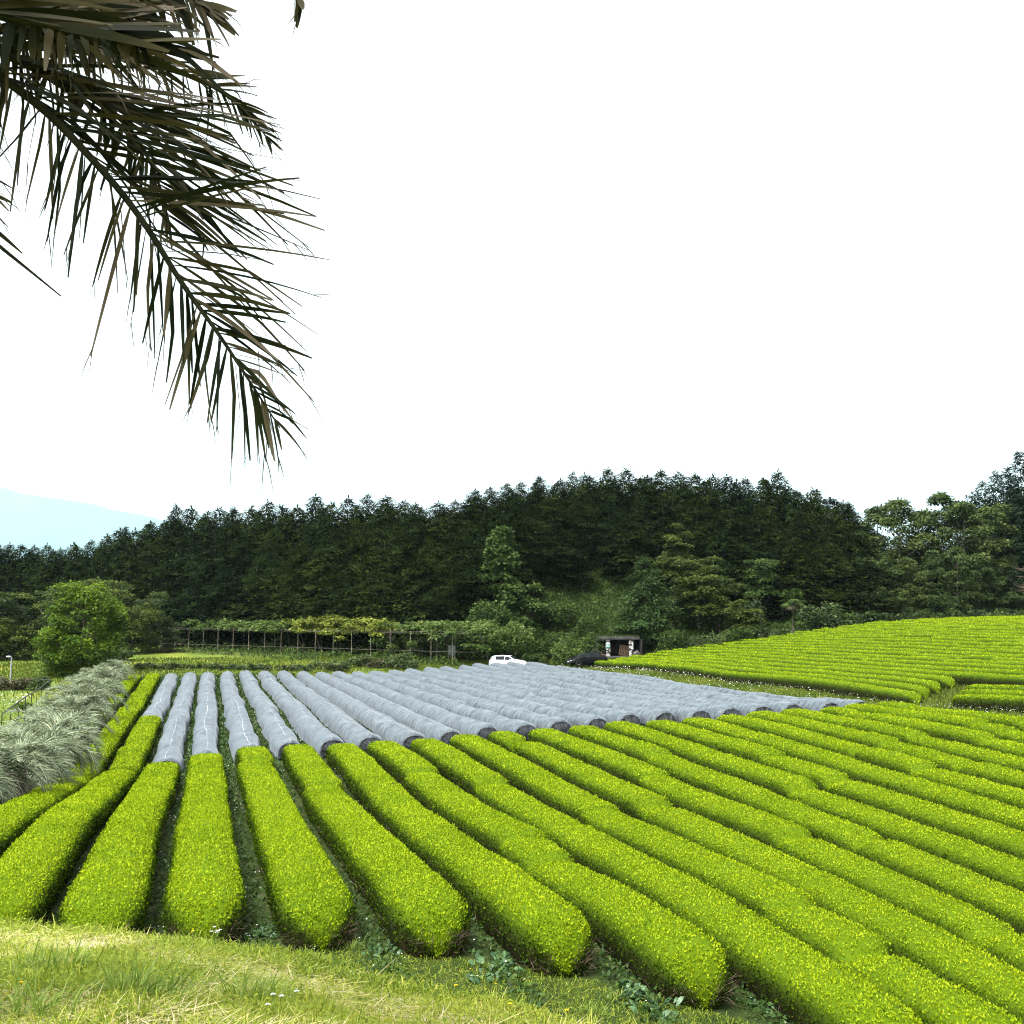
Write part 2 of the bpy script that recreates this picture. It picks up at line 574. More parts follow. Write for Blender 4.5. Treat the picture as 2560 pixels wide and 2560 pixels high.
# ------------------------------------------------------------------ ground sheet
def build_ground():
    def axis(parts, lo, hi):
        a = np.concatenate([np.arange(*p) for p in parts])
        s = a[-1] - a[-2]
        r = [a[-1]]
        while r[-1] < hi:
            s *= 1.35
            r.append(r[-1] + s)
        s = 1.5
        l = [a[0]]
        while l[-1] > lo:
            s *= 1.35
            l.append(l[-1] - s)
        return np.concatenate([l[:0:-1], a, r[1:]])
    X = axis([(-30, -12, 1.0), (-12, 14, .3), (14, 110, 1.0)], -31000, 31000)
    Y = axis([(-6, 2, 1.0), (2, 22, .3), (22, 165, 1.0)], -3000, 31000)
    gx, gy = np.meshgrid(X, Y, indexing='ij')
    z = gz(gx, gy)
    V = np.stack([gx, gy, z], -1).reshape(-1, 3)
    G = Geo().add(V, grid_faces(len(X), len(Y)))
    o = G.obj('ground', ground_mat(), smooth=True)
    o.data.flip_normals() if o.data.polygons[0].normal.z < 0 else None
    d, s = depth_lat(gx, gy)
    bz = bank_z(gx, gy)
    fz = field_z(gx, gy) + hill_z(gx, gy)
    bank = sstep(-.25, .1, bz - fz) * (d < 26)
    rightcut = sstep(.6, .9, (gx - 33.4) / 1.0)
    mead = np.maximum(sstep(107, 110, gy), sstep(-9, -12, gx) if False else 1 - sstep(-12, -9, gx)) * (1 - bank)
    mead = np.maximum(mead, ((gx > 33.6) & (gx < 40.4) & (gy > 30)) * 1.0)
    hill = sstep(.05, .8, hill_z(gx, gy))
    tlp = ((d - 150) * 2.6 + (s + 51) * 1.88) / 3.208
    hill = np.maximum(hill, .6 * sstep(-8, -5, tlp) * (gy > 112) * (gx < 30) * (gx > -36))
    hill = np.maximum(hill, sstep(3.5, 5.5, ((d - 150) * 2.6 + (s + 51) * 1.88) / 3.208))
    yel = (1 - sstep(-24, -18, gx)) * sstep(99, 102, gy) * (1 - sstep(128, 134, gy))
    zone = np.stack([bank, mead, hill, yel], -1).reshape(-1, 4)
    at_ = o.data.attributes.new('zone', 'FLOAT_COLOR', 'POINT')
    at_.data.foreach_set('color', zone.astype(np.float32).ravel())
    return tag(o, kind='structure')


build_ground()

HAZE, SKY, SUNE, EXPO, DENO = 4e-5, .15, 1.5, 1.85, True
def inview(P, m=.055):
    q = P - CP
    z = q @ CF
    z1 = np.maximum(z, .1)
    x = (q @ CR) / z1
    y = (q @ CU) / z1
    return (z > .5) & (np.abs(x) < .5 + m) & (np.abs(y) < .5 + m)


# ------------------------------------------------------------------ tea hedges
_ph = np.linspace(0, np.pi, 200)


def _prof(ph, ea=.5, eb=.45):
    cs, sn = np.cos(ph), np.maximum(np.sin(ph), 0)
    return np.sign(cs) * np.abs(cs) ** ea, sn ** eb


_a, _b = _prof(_ph)
_arc = np.concatenate([[0], np.cumsum(np.hypot(np.diff(_a) * .72, np.diff(_b) * .8))])


class Row:
    def __init__(s, X, Y0, Y1, rng, w=1.44, h=.8, notches=(), endr=.7, wob=.03, ex=(.5, .45)):
        s.ex = ex
        s.X, s.Y0, s.Y1, s.w, s.h, s.endr = X, Y0, Y1, w, h, endr
        s.tt = np.arange(Y0 - .5, Y1 + .5, .25)
        n = len(s.tt)
        s.cx = noise1(n, rng, s.tt, 5.) * wob + noise1(n, rng, s.tt, 1.3) * wob * .45
        s.wm = 1 + noise1(n, rng, s.tt, 2.2) * .032 + noise1(n, rng, s.tt, .6) * .02
        s.hm = 1 + noise1(n, rng, s.tt, 3.0) * .035 + noise1(n, rng, s.tt, .9) * .02
        for tp, dep, wd in notches:
            e = np.exp(-((s.tt - tp) / wd) ** 2)
            s.hm *= 1 - dep * e
            s.wm *= 1 - dep * .45 * e
            sg = np.tanh((s.tt - tp) / .25) * np.exp(-((s.tt - tp) / 3.5) ** 2)
            s.hm *= 1 + .05 * sg * (1 if int(tp * 7) % 2 else -1)
            s.cx += .07 * sg
        # ground under the row, smoothed along it
        s.zg = gz(np.full(n, X), s.tt)

    def at(s, t, ph, grow=0., under=.1, skew=0.):
        a, b = _prof(ph, *s.ex)
        cx = np.interp(t, s.tt, s.cx)
        wm = np.interp(t, s.tt, s.wm)
        hm = np.interp(t, s.tt, s.hm)
        zg = np.interp(t, s.tt, s.zg)
        e = np.clip(np.minimum(t - s.Y0, s.Y1 - t) / s.endr, 0, 1)
        E = np.maximum(1 - (1 - e) ** 2.6, 0) ** (1 / 2.6)
        Eh = np.maximum(1 - (1 - e) ** 3, 0) ** (1 / 2.6)
        uc = 1 - under + under * sstep(0, .55, b)
        x = s.X + cx + (s.w / 2 * wm + grow) * E * a * uc
        z = zg + .03 + (s.h * hm + grow) * Eh * b
        return np.stack([x, t, z], -1), a, b


def tea_row(X, Y0, Y1, seed, name='tea_hedge', dens=1.0, lod=1.75, twigs=False, notches=(), h=.8, w=1.36, endr=.7, top=.0):
    rng = np.random.default_rng(seed)
    R = Row(X, Y0, Y1, rng, w=w, h=h, notches=notches, endr=endr)
    zb = g1(X, Y0)
    org = np.array([X, Y0, zb])
    # inner hull
    dmid = math.hypot(X, (Y0 + Y1) / 2)
    ds = .22 if Y0 < 60 and dmid < 60 else .4
    e0 = np.array([0, .03, .1, .2, .35, .5])
    t = np.concatenate([Y0 + e0, np.arange(Y0 + .7, Y1 - .7, ds), Y1 - e0[::-1]])
    nph = 15
    ph = np.interp(np.linspace(0, _arc[-1], nph), _arc, _ph)
    T, PH = np.meshgrid(t, ph, indexing='ij')
    V, a, b = R.at(T, PH, grow=-.045)
    V = V + rng.normal(0, .012, V.shape) * [1, 0, 1]
    G = Geo()
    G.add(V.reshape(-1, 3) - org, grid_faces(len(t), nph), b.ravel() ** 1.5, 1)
    # leaves
    bins = np.arange(Y0, Y1, .5)
    mid = np.stack([np.full(len(bins), X), bins + .25, np.interp(bins, R.tt, R.zg) + .6], -1)
    d = np.maximum(np.linalg.norm(mid - CP, axis=1), 6)
    s = np.maximum(.047, lod * d / 1024)
    lam = 2.35 * 1.75 / s ** 2 * .5 * dens
    vis = inview(mid, .09)
    lam = np.where(vis, lam, lam * .12)
    endboost = (bins < Y0 + .5) | (bins > Y1 - 1.0)
    lam = np.where(endboost, lam * 2.2, lam)
    n = rng.poisson(lam)
    bi = np.repeat(np.arange(len(bins)), n)
    m = len(bi)
    tl = bins[bi] + rng.uniform(0, .5, m)
    eb = endboost[bi] & (rng.random(m) < .6)
    tl = np.where(eb & (bins[bi] < Y0 + .5), Y0 + rng.uniform(0, 1, m) ** 2 * .5, tl)
    tl = np.where(eb & (bins[bi] > Y1 - 1.0), Y1 - rng.uniform(0, 1, m) ** 2 * .5, tl)
    tl = np.clip(tl, Y0, Y1)
    ph = np.interp(rng.uniform(0, _arc[-1], m), _arc, _ph)
    P, a, b = R.at(tl, ph, grow=-.02)
    keep = rng.random(m) < np.clip(.16 + 1.05 * b + .6 * (tl < Y0 + .5), 0, 1)
    P, a, b, tl, bi, m = P[keep], a[keep], b[keep], tl[keep], bi[keep], int(keep.sum())
    P = P + rng.normal(0, .02, P.shape)
    ty = np.clip((Y0 + R.endr * .7 - tl) / R.endr, 0, 1) - np.clip((tl - Y1 + R.endr * .7) / R.endr, 0, 1)
    N = unit(np.stack([a * (1.1 - b ** 3), -ty * 1.2, .15 + b ** 3 * 1.0], -1))
    D = N * .5 + np.array([0, 0, .4]) + rng.normal(0, .52, N.shape)
    NN = unit(N * 1.0 + rng.normal(0, .75, N.shape))
    sl = s[bi] * rng.uniform(.75, 1.35, m)
    base = P - unit(D) * (sl * .45)[:, None]
    V, F = kites(base, D, NN, sl, sl * .52)
    streak = np.interp(tl, R.tt, noise1(len(R.tt), rng, R.tt, 1.7)) * .05
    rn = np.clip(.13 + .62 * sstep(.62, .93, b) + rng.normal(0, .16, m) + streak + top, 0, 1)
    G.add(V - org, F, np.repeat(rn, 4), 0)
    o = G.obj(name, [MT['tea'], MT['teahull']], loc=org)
    if twigs:
        k = 180 + int(22 * min(25, Y1 - Y0))
        tl = np.where(rng.random(k) < .45, Y0 + rng.random(k) * .35, Y0 + rng.random(k) * min(25, Y1 - Y0))
        ph = np.where(rng.random(k) < .5, rng.uniform(0, .35, k), np.pi - rng.uniform(0, .35, k))
        ph = np.where(tl < Y0 + .35, rng.uniform(0, np.pi, k), ph)
        P, a, b = R.at(tl, ph, grow=-.05)
        P[:, 2] = np.interp(tl, R.tt, R.zg) + rng.uniform(.0, .32, k)
        D = np.stack([a * .5, np.where(tl < Y0 + .35, -.6, 0.), np.full(k, .8)], -1) + rng.normal(0, .5, (k, 3))
        V, F, mm = blades(P - org, D, rng.uniform(.12, .3, k), .009, 0, 2)
        tag(Geo().add(V, F, np.repeat(rng.random(k), mm)).obj('twigs', MT['twig'], parent=o), kind='stuff')
    return o


def bumps(rng, Y0, Y1, n):
    return [(float(t), float(rng.uniform(.15, .42)), float(rng.uniform(.13, .28))) for t in rng.uniform(Y0 + 2, Y1 - 1.5, n)]


NEAR0 = {-5: 18.5, -4: 18.5, -3: 18.5, -2: 18.3, -1: 18.0, 0: 18.0, 1: 17.4, 2: 16.7, 3: 15.7, 4: 14.5, 5: 12.2, 6: 10.4, 7: 9.2, 8: 9, 9: 9, 10: 10, 11: 12, 12: 14, 13: 15, 14: 16, 15: 18, 16: 19, 17: 20, 18: 21}
FRONT = 'tea hedges of the front block'
k = 0
for i in range(-4, 19):
    k += 1
    r = np.random.default_rng(100 + i)
    Y1 = 44.6 + r.uniform(-.35, .35)
    nb = 0 if i < 1 else (1 if i < 4 else 3 if i < 12 else 4)
    no = bumps(r, NEAR0[i] + 2, Y1, nb)
    if i == 1:
        no = [(40.5, .16, .3)]
    if i == 5:
        no = [(25.8, .36, .28), (33, .2, .3)]
    if i == 7:
        Y1 = 41.2
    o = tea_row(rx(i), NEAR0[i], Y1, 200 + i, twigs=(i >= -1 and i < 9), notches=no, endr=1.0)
    if i <= -3:
        lab = {-4: 'tea hedge sloping in from the left edge, its far end before the first palm trunks',
               -3: 'tea hedge on the far left whose near end lies outside the photo'}[i]
    elif i in (-2, -1, 0, 1, 2, 3, 4, 5):
        lab = 'clipped tea hedge, %s from the left of those ending at the grassy bank' % nth(i + 3)
    elif i == 7:
        lab = 'tea hedge with a gap before its cut-off short far piece, right of the middle'
    else:
        lab = 'tea hedge running past the right edge, %s after the last visible end' % nth(i - 5)
    tag(o, lab, 'tea hedge', FRONT)
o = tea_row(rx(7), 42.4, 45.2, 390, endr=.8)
tag(o, 'short rounded tea hedge piece, only a few metres long, before the net covers', 'tea hedge', FRONT)

LEFTB = 'uncovered tea hedges beside the palms'
for i, y0, y1, lab in [(-4, 46.2, 104.5, 'long uncovered tea hedge nearest the silvery palms, beyond the front block'),
                       (-3, 46.6, 105.2, 'long uncovered tea hedge between the palm-side hedge and the half-covered row'),
                       (-2, 46.4, 66.5, 'short uncovered tea hedge stretch leading up to the leftmost net cover')]:
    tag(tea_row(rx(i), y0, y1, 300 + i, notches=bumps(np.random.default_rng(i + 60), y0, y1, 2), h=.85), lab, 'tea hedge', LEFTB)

BACK = 'tea hedges of the rising right-hand field'
nC = 31
for j in range(nC):
    X = 41.5 + 1.8 * j
    r = np.random.default_rng(500 + j)
    y1 = 110.2 + r.uniform(-.7, .7) - max(0, j - 14) * .12
    y0 = [53.5, 55, 56.2, 57.0][j] if j < 4 else X * .92 + 1
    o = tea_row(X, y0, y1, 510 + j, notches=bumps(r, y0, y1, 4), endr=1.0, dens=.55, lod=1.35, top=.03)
    lab = 'tea hedge bordering the flowery strip, lowest of the rising right-hand field' if j == 0 else \
        'tea hedge on the rising right-hand field, %s up from the flowery strip' % nth(j + 1)
    tag(o, lab, 'tea hedge', BACK)
for j, (ya, yb, lab) in enumerate([(34, 50.2, 'tea hedge stub across a grassy gap, standing in the flowers at the right edge'),
                                   (38, 51.8, 'tea hedge piece at the right edge just behind the stub in the flowers'),
                                   (41, 53.4, 'small tea hedge piece at the right edge, farthest of the three beyond the gap')]):
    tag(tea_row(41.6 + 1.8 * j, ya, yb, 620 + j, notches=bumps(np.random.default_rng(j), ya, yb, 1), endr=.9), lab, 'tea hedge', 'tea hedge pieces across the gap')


# ------------------------------------------------------------------ net covers
def net_cover(X, Y0, Y1, seed, seam=True):
    rng = np.random.default_rng(seed)
    R = Row(X, Y0, Y1, rng, w=1.3, h=.84, wob=.05, endr=.75, ex=(.75, .72), notches=[(float(t), .10, .5) for t in rng.uniform(Y0 + 4, Y1 - 4, 3)])
    org = np.array([X, Y0, g1(X, Y0)])
    e0 = np.array([0, .02, .06, .13, .22, .34, .46])
    t = np.concatenate([Y0 + e0, np.arange(Y0 + .6, Y1 - .6, .13), Y1 - e0[::-1]])
    nph = 23
    ph = np.interp(np.linspace(0, _arc[-1], nph), _arc, _ph)
    T, PH = np.meshgrid(t, ph, indexing='ij')
    w = rng.normal(0, 1, T.shape)
    w2 = w.copy()
    for s_ in range(1, 4):
        w2 += np.roll(w, s_, 1) + np.roll(w, -s_, 1)
    w2 = w2 / 2.6
    low = rng.normal(0, 1, (len(t) // 20 + 2, nph // 3 + 2))
    ti = np.linspace(0, low.shape[0] - 1.01, len(t))
    pi_ = np.linspace(0, low.shape[1] - 1.01, nph)
    a0, b0 = ti.astype(int)[:, None], pi_.astype(int)[None]
    fa, fb = (ti % 1)[:, None], (pi_ % 1)[None]
    lo = (low[a0, b0] * (1 - fa) + low[a0 + 1, b0] * fa) * (1 - fb) + (low[a0, b0 + 1] * (1 - fa) + low[a0 + 1, b0 + 1] * fa) * fb
    dsp = w2 * .007 + lo * .05
    for lap in rng.uniform(Y0 + 3, Y1 - 3, 2):
        dsp += .035 * np.exp(-((T - lap - .1 * np.sin(PH * 3)) / .12) ** 2)
    V, a, b = R.at(T, PH, under=.06)
    ee = np.clip(np.minimum(T - Y0, Y1 - T) / .5, 0, 1)
    V[..., 0] += dsp * a * (1.2 - b) * ee * 1.4
    V[..., 2] += dsp * b * ee
    hem = np.abs(noise1(0, rng, t, .5)) * .09 + .02
    V[:, 0, 2] += hem
    V[:, -1, 2] += hem[::-1]
    G = Geo().add(V.reshape(-1, 3) - org, grid_faces(len(t), nph), .5)
    o = G.obj('net_cover', MT['net'], loc=org, smooth=True)
    # doubled, gathered net at the near end
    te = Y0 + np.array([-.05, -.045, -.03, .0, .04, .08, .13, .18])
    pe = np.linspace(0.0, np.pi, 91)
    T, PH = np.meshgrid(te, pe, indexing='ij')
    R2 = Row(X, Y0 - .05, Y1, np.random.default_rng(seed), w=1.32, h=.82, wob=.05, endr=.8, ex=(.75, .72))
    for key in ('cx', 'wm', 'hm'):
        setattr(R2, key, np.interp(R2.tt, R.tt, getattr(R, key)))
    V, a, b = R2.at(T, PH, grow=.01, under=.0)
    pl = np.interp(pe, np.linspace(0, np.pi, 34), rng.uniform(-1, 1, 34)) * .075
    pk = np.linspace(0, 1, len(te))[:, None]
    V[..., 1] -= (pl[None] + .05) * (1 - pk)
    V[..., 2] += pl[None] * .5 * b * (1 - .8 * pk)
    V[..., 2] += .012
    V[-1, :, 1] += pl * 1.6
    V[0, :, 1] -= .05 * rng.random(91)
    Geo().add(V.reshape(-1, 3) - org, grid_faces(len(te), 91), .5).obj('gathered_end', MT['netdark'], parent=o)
    if not seam:
        return o
    # white centre seam
    ts = np.arange(Y0 + .3, Y1 - .3, .25)
    off = noise1(0, rng, ts, 6.) * .06 + np.pi / 2
    rows = []
    for q in (-.006, .006):
        Vs, a, b = R.at(ts, off + q, under=.06)
        Vs[:, 2] += .035
        rows.append(Vs)
    V = np.stack(rows, 1).reshape(-1, 3)
    Geo().add(V - org, grid_faces(len(ts), 2), .5).obj('seam', MT['seam'], parent=o)
    return o


for q, i in enumerate(range(-2, 19)):
    r = np.random.default_rng(800 + i)
    y0 = 66.6 if i == -2 else 46.5 + r.uniform(-.4, .5)
    y1 = 104.6 + r.uniform(-1.0, 1.0)
    o = net_cover(rx(i), y0, y1, 820 + i, i < 7)
    if i == -2:
        lab = 'grey net cover on the far half only of a tea row, leftmost of all covers'
    elif i == 18:
        lab = 'grey net cover at the right end of the covered block, beside the flowery strip'
    else:
        lab = 'grey net cover over a whole tea row, %s from the left of the block' % nth(q + 1)
    tag(o, lab, 'net cover', 'shade-net covers over tea rows')


# ------------------------------------------------------------------ ground cover
def stuff(name, G, mat, label, cat):
    return tag(G.obj(name, mat), label, cat, kind='stuff')


def scatter(n, xr, yr, rng):
    X = rng.uniform(*xr, n)
    Y = rng.uniform(*yr, n)
    return np.stack([X, Y, gz(X, Y)], -1)


# weeds in the furrows
rng = np.random.default_rng(31)
N = 170000
ii = rng.integers(-5, 19, N)
X = np.array([rx(i) for i in range(-5, 20)])[ii + 5] + .9 + rng.normal(0, .17, N)
Y = 9 + 100 * rng.random(N) ** 1.9
keep = inview(np.stack([X, Y, np.zeros(N)], -1), .05) & (Y > np.array([NEAR0[i] for i in range(-5, 19)])[ii + 5] - 2.5)
X, Y = X[keep], Y[keep]
Z = gz(X, Y)
d = np.hypot(X, Y)
P = np.stack([X, Y, Z + rng.uniform(0, .12, len(X))], -1)
s = np.maximum(.06, 2.0 * d / 1024) * rng.uniform(.7, 1.5, len(X))
D = rng.normal(0, 1, P.shape) * [1, 1, .4] + [0, 0, .45]
V, F = kites(P, D, np.array([0, 0, 1.]) + rng.normal(0, .4, P.shape), s * 1.3, s * .7)
stuff('weeds', Geo().add(V, F, np.repeat(np.clip(rng.normal(.4, .2, len(P)), 0, 1), 4)), MT['weed'], 'low green weeds filling the furrows between the hedges', 'weeds')
fl = rng.random(len(P)) < .028 * np.interp(d, [15, 40, 110], [.25, 1, 1.6])
Pf = P[fl] + [0, 0, .12]
sf = np.maximum(.035, 1.0 * d[fl] / 1024)
V, F = kites(Pf, rng.normal(0, 1, Pf.shape) * [1, 1, .2], np.array([[0, 0, 1.]]) + rng.normal(0, .3, Pf.shape), sf, sf)
G = Geo().add(V, F, np.repeat(rng.random(len(Pf)), 4))
# flowers along the strip to the right and at its hedge foot
n = 1100
Pn = scatter(n, (33.6, 40.6), (33, 107), rng)
Pn = np.concatenate([Pn, scatter(450, (40.2, 41.0), (40, 108), rng)])
Pn[:, 2] += rng.uniform(.12, .38, len(Pn))
sf = np.maximum(.03, 1.0 * np.hypot(Pn[:, 0], Pn[:, 1]) / 1024) * rng.uniform(.6, 1.2, len(Pn))
V, F = kites(Pn, rng.normal(0, 1, Pn.shape) * [1, 1, .3], np.array([[0, 0, 1.]]) + rng.normal(0, .4, Pn.shape), sf, sf)
G.add(V, F, np.repeat(rng.random(len(Pn)), 4))
Pn = scatter(2600, (-48, -13.5), (80, 100), rng)
Pn = Pn[np.hypot(Pn[:, 0] + 30, (Pn[:, 1] - 90) * 1.6) < 17]
Pn[:, 2] += rng.uniform(.2, .5, len(Pn))
sf = rng.uniform(.08, .16, len(Pn))
V, F = kites(Pn, rng.normal(0, 1, Pn.shape) * [1, 1, .3], np.array([[0, 0, 1.]]) + rng.normal(0, .4, Pn.shape), sf, sf)
G.add(V, F, np.repeat(rng.random(len(Pn)), 4))
stuff('white_flowers', G, MT['white'], 'tiny white wild flowers dotted through furrows and grass strips', 'flowers')

# grass on the strip, the meadow and the far left
rng = np.random.default_rng(32)
Pm = np.concatenate([scatter(26000, (33.5, 40.9), (33, 108), rng), scatter(5000, (40.5, 48), (48, 58), rng), scatter(26000, (-28, 40), (107.5, 131), rng), scatter(16000, (-60, -9), (70, 150), rng)])
Pm = Pm[inview(Pm, .04)]
dm = np.hypot(Pm[:, 0], Pm[:, 1])
V, F, mm = blades(Pm, rng.normal(0, .35, Pm.shape) + [0, 0, 1], rng.uniform(.12, .36, len(Pm)), np.maximum(.012, .9 * dm / 1024), rng.uniform(0, .3, len(Pm)), 2)
nz_ = np.sin(Pm[:, 0] * .35) * np.sin(Pm[:, 1] * .5) * .15
stuff('meadow_grass', Geo().add(V, F, np.repeat(np.clip(rng.normal(.38, .17, len(Pm)) + nz_, 0, .86), mm)), MT['meadow'], 'rough green grass on the strips and terraces round the field', 'grass')

# grass of the near bank
rng = np.random.default_rng(33)
N = 150000
x = rng.uniform(-.57, .3, N)
d = 3.2 * (11.5 / 3.2) ** rng.random(N)
XY = d[:, None] * (FH[None, :2] + x[:, None] * CR[None, :2])
X, Y = XY[:, 0], XY[:, 1]
bz = bank_z(X, Y)
on = bz > field_z(X, Y) - .02
thin = np.sin(X * 2.3 + .6) * np.sin(Y * 1.9 + 1.1) + .6 * np.sin(X * 5.1 + 2) * np.sin(Y * 4.3)
on &= rng.random(N) < np.interp(thin, [-.2, .9], [1, .25])
X, Y, d, thin = X[on], Y[on], d[on], thin[on]
P = np.stack([X, Y, gz(X, Y) - .01], -1)
n = len(P)
hgt = rng.gamma(3., .022, n) + .03
V, F, mm = blades(P, rng.normal(0, .5, P.shape) + [0, 0, .9], hgt, np.maximum(.0055, .75 * d / 1024), rng.uniform(.1, .8, n), 3)
rn = np.clip(rng.normal(.45, .2, n) + .12 * np.sin(X * .9) * np.sin(Y * 1.3) + .1 * np.clip(thin, 0, 1), 0, .92)
G = Geo().add(V, F, np.repeat(rn, mm))
# dead straw lying in the thin patches
m = ((thin > .2) & (rng.random(n) < .3)) | ((d < 5.2) & (np.sin(X * 3.1 + 1) * np.sin(Y * 2.7) > .1) & (rng.random(n) < .35))
Ps = P[m] + [0, 0, .02]
V, F, mm = blades(Ps, rng.normal(0, 1, Ps.shape) * [1, 1, .12], rng.uniform(.08, .26, len(Ps)), .006, .05, 2)
G.add(V, F, np.repeat(rng.uniform(.86, 1, len(Ps)), mm))
# small clover-like leaves
m = rng.random(n) < .22
Ps = P[m] + np.stack([np.zeros(m.sum()), np.zeros(m.sum()), rng.uniform(.01, .05, m.sum())], -1)
V, F = kites(Ps, rng.normal(0, 1, Ps.shape) * [1, 1, .3], np.array([[0, 0, 1.]]) + rng.normal(0, .3, Ps.shape), rng.uniform(.018, .04, len(Ps)), .02)
G.add(V, F, np.repeat(rng.uniform(.05, .6, len(Ps)), 4))
# scruffy fringe at the foot of the bank
x = rng.uniform(-.2, .3, 60000)
dd = rng.uniform(7, 17.5, 60000)
XY = dd[:, None] * (FH[None, :2] + x[:, None] * CR[None, :2])
Pf = np.stack([XY[:, 0], XY[:, 1], gz(XY[:, 0], XY[:, 1])], -1)
iy = np.interp(Pf[:, 0], [rx(i) for i in range(-4, 12)], [NEAR0[i] for i in range(-4, 12)])
Pf = Pf[Pf[:, 1] < iy + .1]
V, F, mm = blades(Pf, rng.normal(0, .5, Pf.shape) + [0, 0, .8], rng.uniform(.05, .2, len(Pf)), .012, .4, 2)
G.add(V, F, np.repeat(np.clip(rng.normal(.22, .25, len(Pf)), 0, 1), mm))
stuff('bank_grass', G, MT['grass'], 'sunlit mown grass with straw patches on the near bank', 'grass')

# longer tufts on the bank
for (u, v, nb, hh, lab) in [(330, 2500, 260, .34, 'big tuft of long arching grass at the lower left of the bank'),
                            (120, 2430, 130, .30, 'long grass tuft near the left edge of the bank'),
                            (620, 2500, 110, .24, 'loose grass tuft right of the big arching one'),
                            (885, 2375, 150, .34, 'thick grass tuft on the brow before the hedge ends'),
                            (960, 2420, 110, .28, 'grass tuft just below the thick one on the brow'),
                            (60, 2550, 130, .3, 'grass tuft in the bottom left corner'),
                            (1230, 2500, 120, .2, 'low bright grass tuft near the middle of the bank'),
                            (1480, 2535, 140, .26, 'grass tuft at the lower right end of the bank'),
                            (1530, 2500, 60, .36, 'few tall grass stalks rising at the right end of the bank')]:
    p = hit(u, v)
    r = np.random.default_rng(u)
    n = nb
    P = np.stack([r.normal(0, .10, n), r.normal(0, .08, n), np.zeros(n)], -1)
    D = np.stack([P[:, 0] * 3.2, P[:, 1] * 3, np.ones(n)], -1) + r.normal(0, .25, (n, 3))
    V, F, mm = blades(P, D, hh * .8 * r.uniform(.5, 1.3, n), .0085, r.uniform(.15, .7, n), 5)
    o = Geo().add(V, F, np.repeat(r.uniform(.1, .95, n), mm)).obj('grass_tuft', MT['longgrass'], loc=p)
    tag(o, lab, 'grass tuft', 'long grass tufts on the bank')


# dandelions, daisies, docks
def flower(u, v, hgt, mat, headr, name, lab, cat, grp, nh=1, dz=0):
    p = hit(u, v)
    r = np.random.default_rng(int(u * 3 + v))
    G = Geo()
    H = Geo()
    for q in range(nh):
        tip = np.array([r.normal(0, .02 + .03 * (nh > 1)), r.normal(0, .02 + .02 * (nh > 1)), hgt * r.uniform(.8, 1.05)])
        tube(G, [np.array([0, 0, -.01]), tip * [.4, .4, .55], tip], .0025, 4)
        n = 16
        a = np.linspace(0, 2 * np.pi, n, endpoint=False)
        for el, rr in ((.25, 1.), (.8, .7)):
            D = np.stack([np.cos(a + el), np.sin(a + el), np.full(n, el)], -1)
            V, F = kites(np.tile(tip, (n, 1)), D, np.array([[0, 0, 1.]]) + 0 * D, headr * rr, headr * .45)
            H.add(V, F, np.repeat(r.random(n), 4))
    o = empty(name, p)
    G.obj('stem', MT['longgrass'], parent=o)
    H.obj('flower_head', mat, parent=o)
    tag(o, lab, cat, grp)


for u, v, lab in [(62, 2490, 'yellow flower alone in the left part of the bank'), (484, 2350, 'yellow flower before the dark hedge face at the brow, left of the white blossoms'),
                  (748, 2352, 'yellow flower rising before the hedge just right of the dark leaves'), (848, 2342, 'tall yellow flower beside the thick tuft on the brow'),
                  (1048, 2395, 'yellow flower at the foot of a hedge end, left of the dock leaves'), (1147, 2435, 'yellow flower standing before the dock leaves'),
                  (1060, 2452, 'yellow flower low on the brow below the straw patch'), (1176, 2428, 'yellow flower leaning beside the dock leaves'),
                  (1243, 2462, 'yellow flower right of the white bloom before the docks'), (1216, 2478, 'yellow flower lowest of the pair below the docks'),
                  (1274, 2535, 'big yellow flower near the bottom edge, middle of the bank'), (1420, 2556, 'yellow flower at the very bottom edge'),
                  (1160, 2490, 'small yellow flower in the bright grass left of the pair')]:
    flower(u, v + 12, .10, MT['yellow'], .016, 'dandelion', lab, 'flower', 'yellow flowers on the bank')
for u, v, nh, lab in [(533, 2360, 6, 'cluster of white blossoms on the brow before the second hedge end'), (613, 2345, 4, 'white blossoms by the dark leaves between two hedge ends'),
                      (372, 2330, 2, 'small white blossoms at the furrow mouth on the left'), (398, 2325, 2, 'pair of tiny white blossoms right of the furrow mouth'),
                      (787, 2380, 2, 'white bloom low in the grass under the hedge end'), (692, 2548, 4, 'white blossoms near the bottom edge by the straw'),
                      (1182, 2447, 2, 'white bloom before the dock leaves')]:
    flower(u, v + 10, .13, MT['white'], .016, 'white_blossom', lab, 'flower', 'white blossoms on the bank', nh)


def dock(u, v, s, lab, seed):
    r = np.random.default_rng(seed)
    n = 42
    p = hit(u, v)
    a = r.uniform(0, 2 * np.pi, n)
    o = empty('dock_plant', (p[0], p[1], p[2]))
    rr = r.uniform(0, .5, n) * s
    for q in range(3):
        m = np.arange(q, n, 3)
        P = np.stack([np.cos(a[m] * 1.7) * rr[m], np.sin(a[m] * 1.7) * rr[m], np.full(len(m), .02)], -1)
        D = np.stack([np.cos(a[m]) * .7, np.sin(a[m]) * .7, r.uniform(.4, 1.2, len(m))], -1)
        V, F, mm = blades(P, D, s * r.uniform(.18, .38, len(m)), s * r.uniform(.06, .1, len(m)), r.uniform(.3, .9, len(m)), 5, S=np.stack([-np.sin(a[m]), np.cos(a[m]), r.normal(0, .4, len(m))], -1), taper=(.15, .8, 1, .95, .6, .05))
        Geo().add(V, F, np.repeat(r.random(len(m)), mm)).obj('leaf_rosette', MT['dock'], parent=o)
    tag(o, lab, 'weed plant', 'broad-leaved docks at the hedge ends')


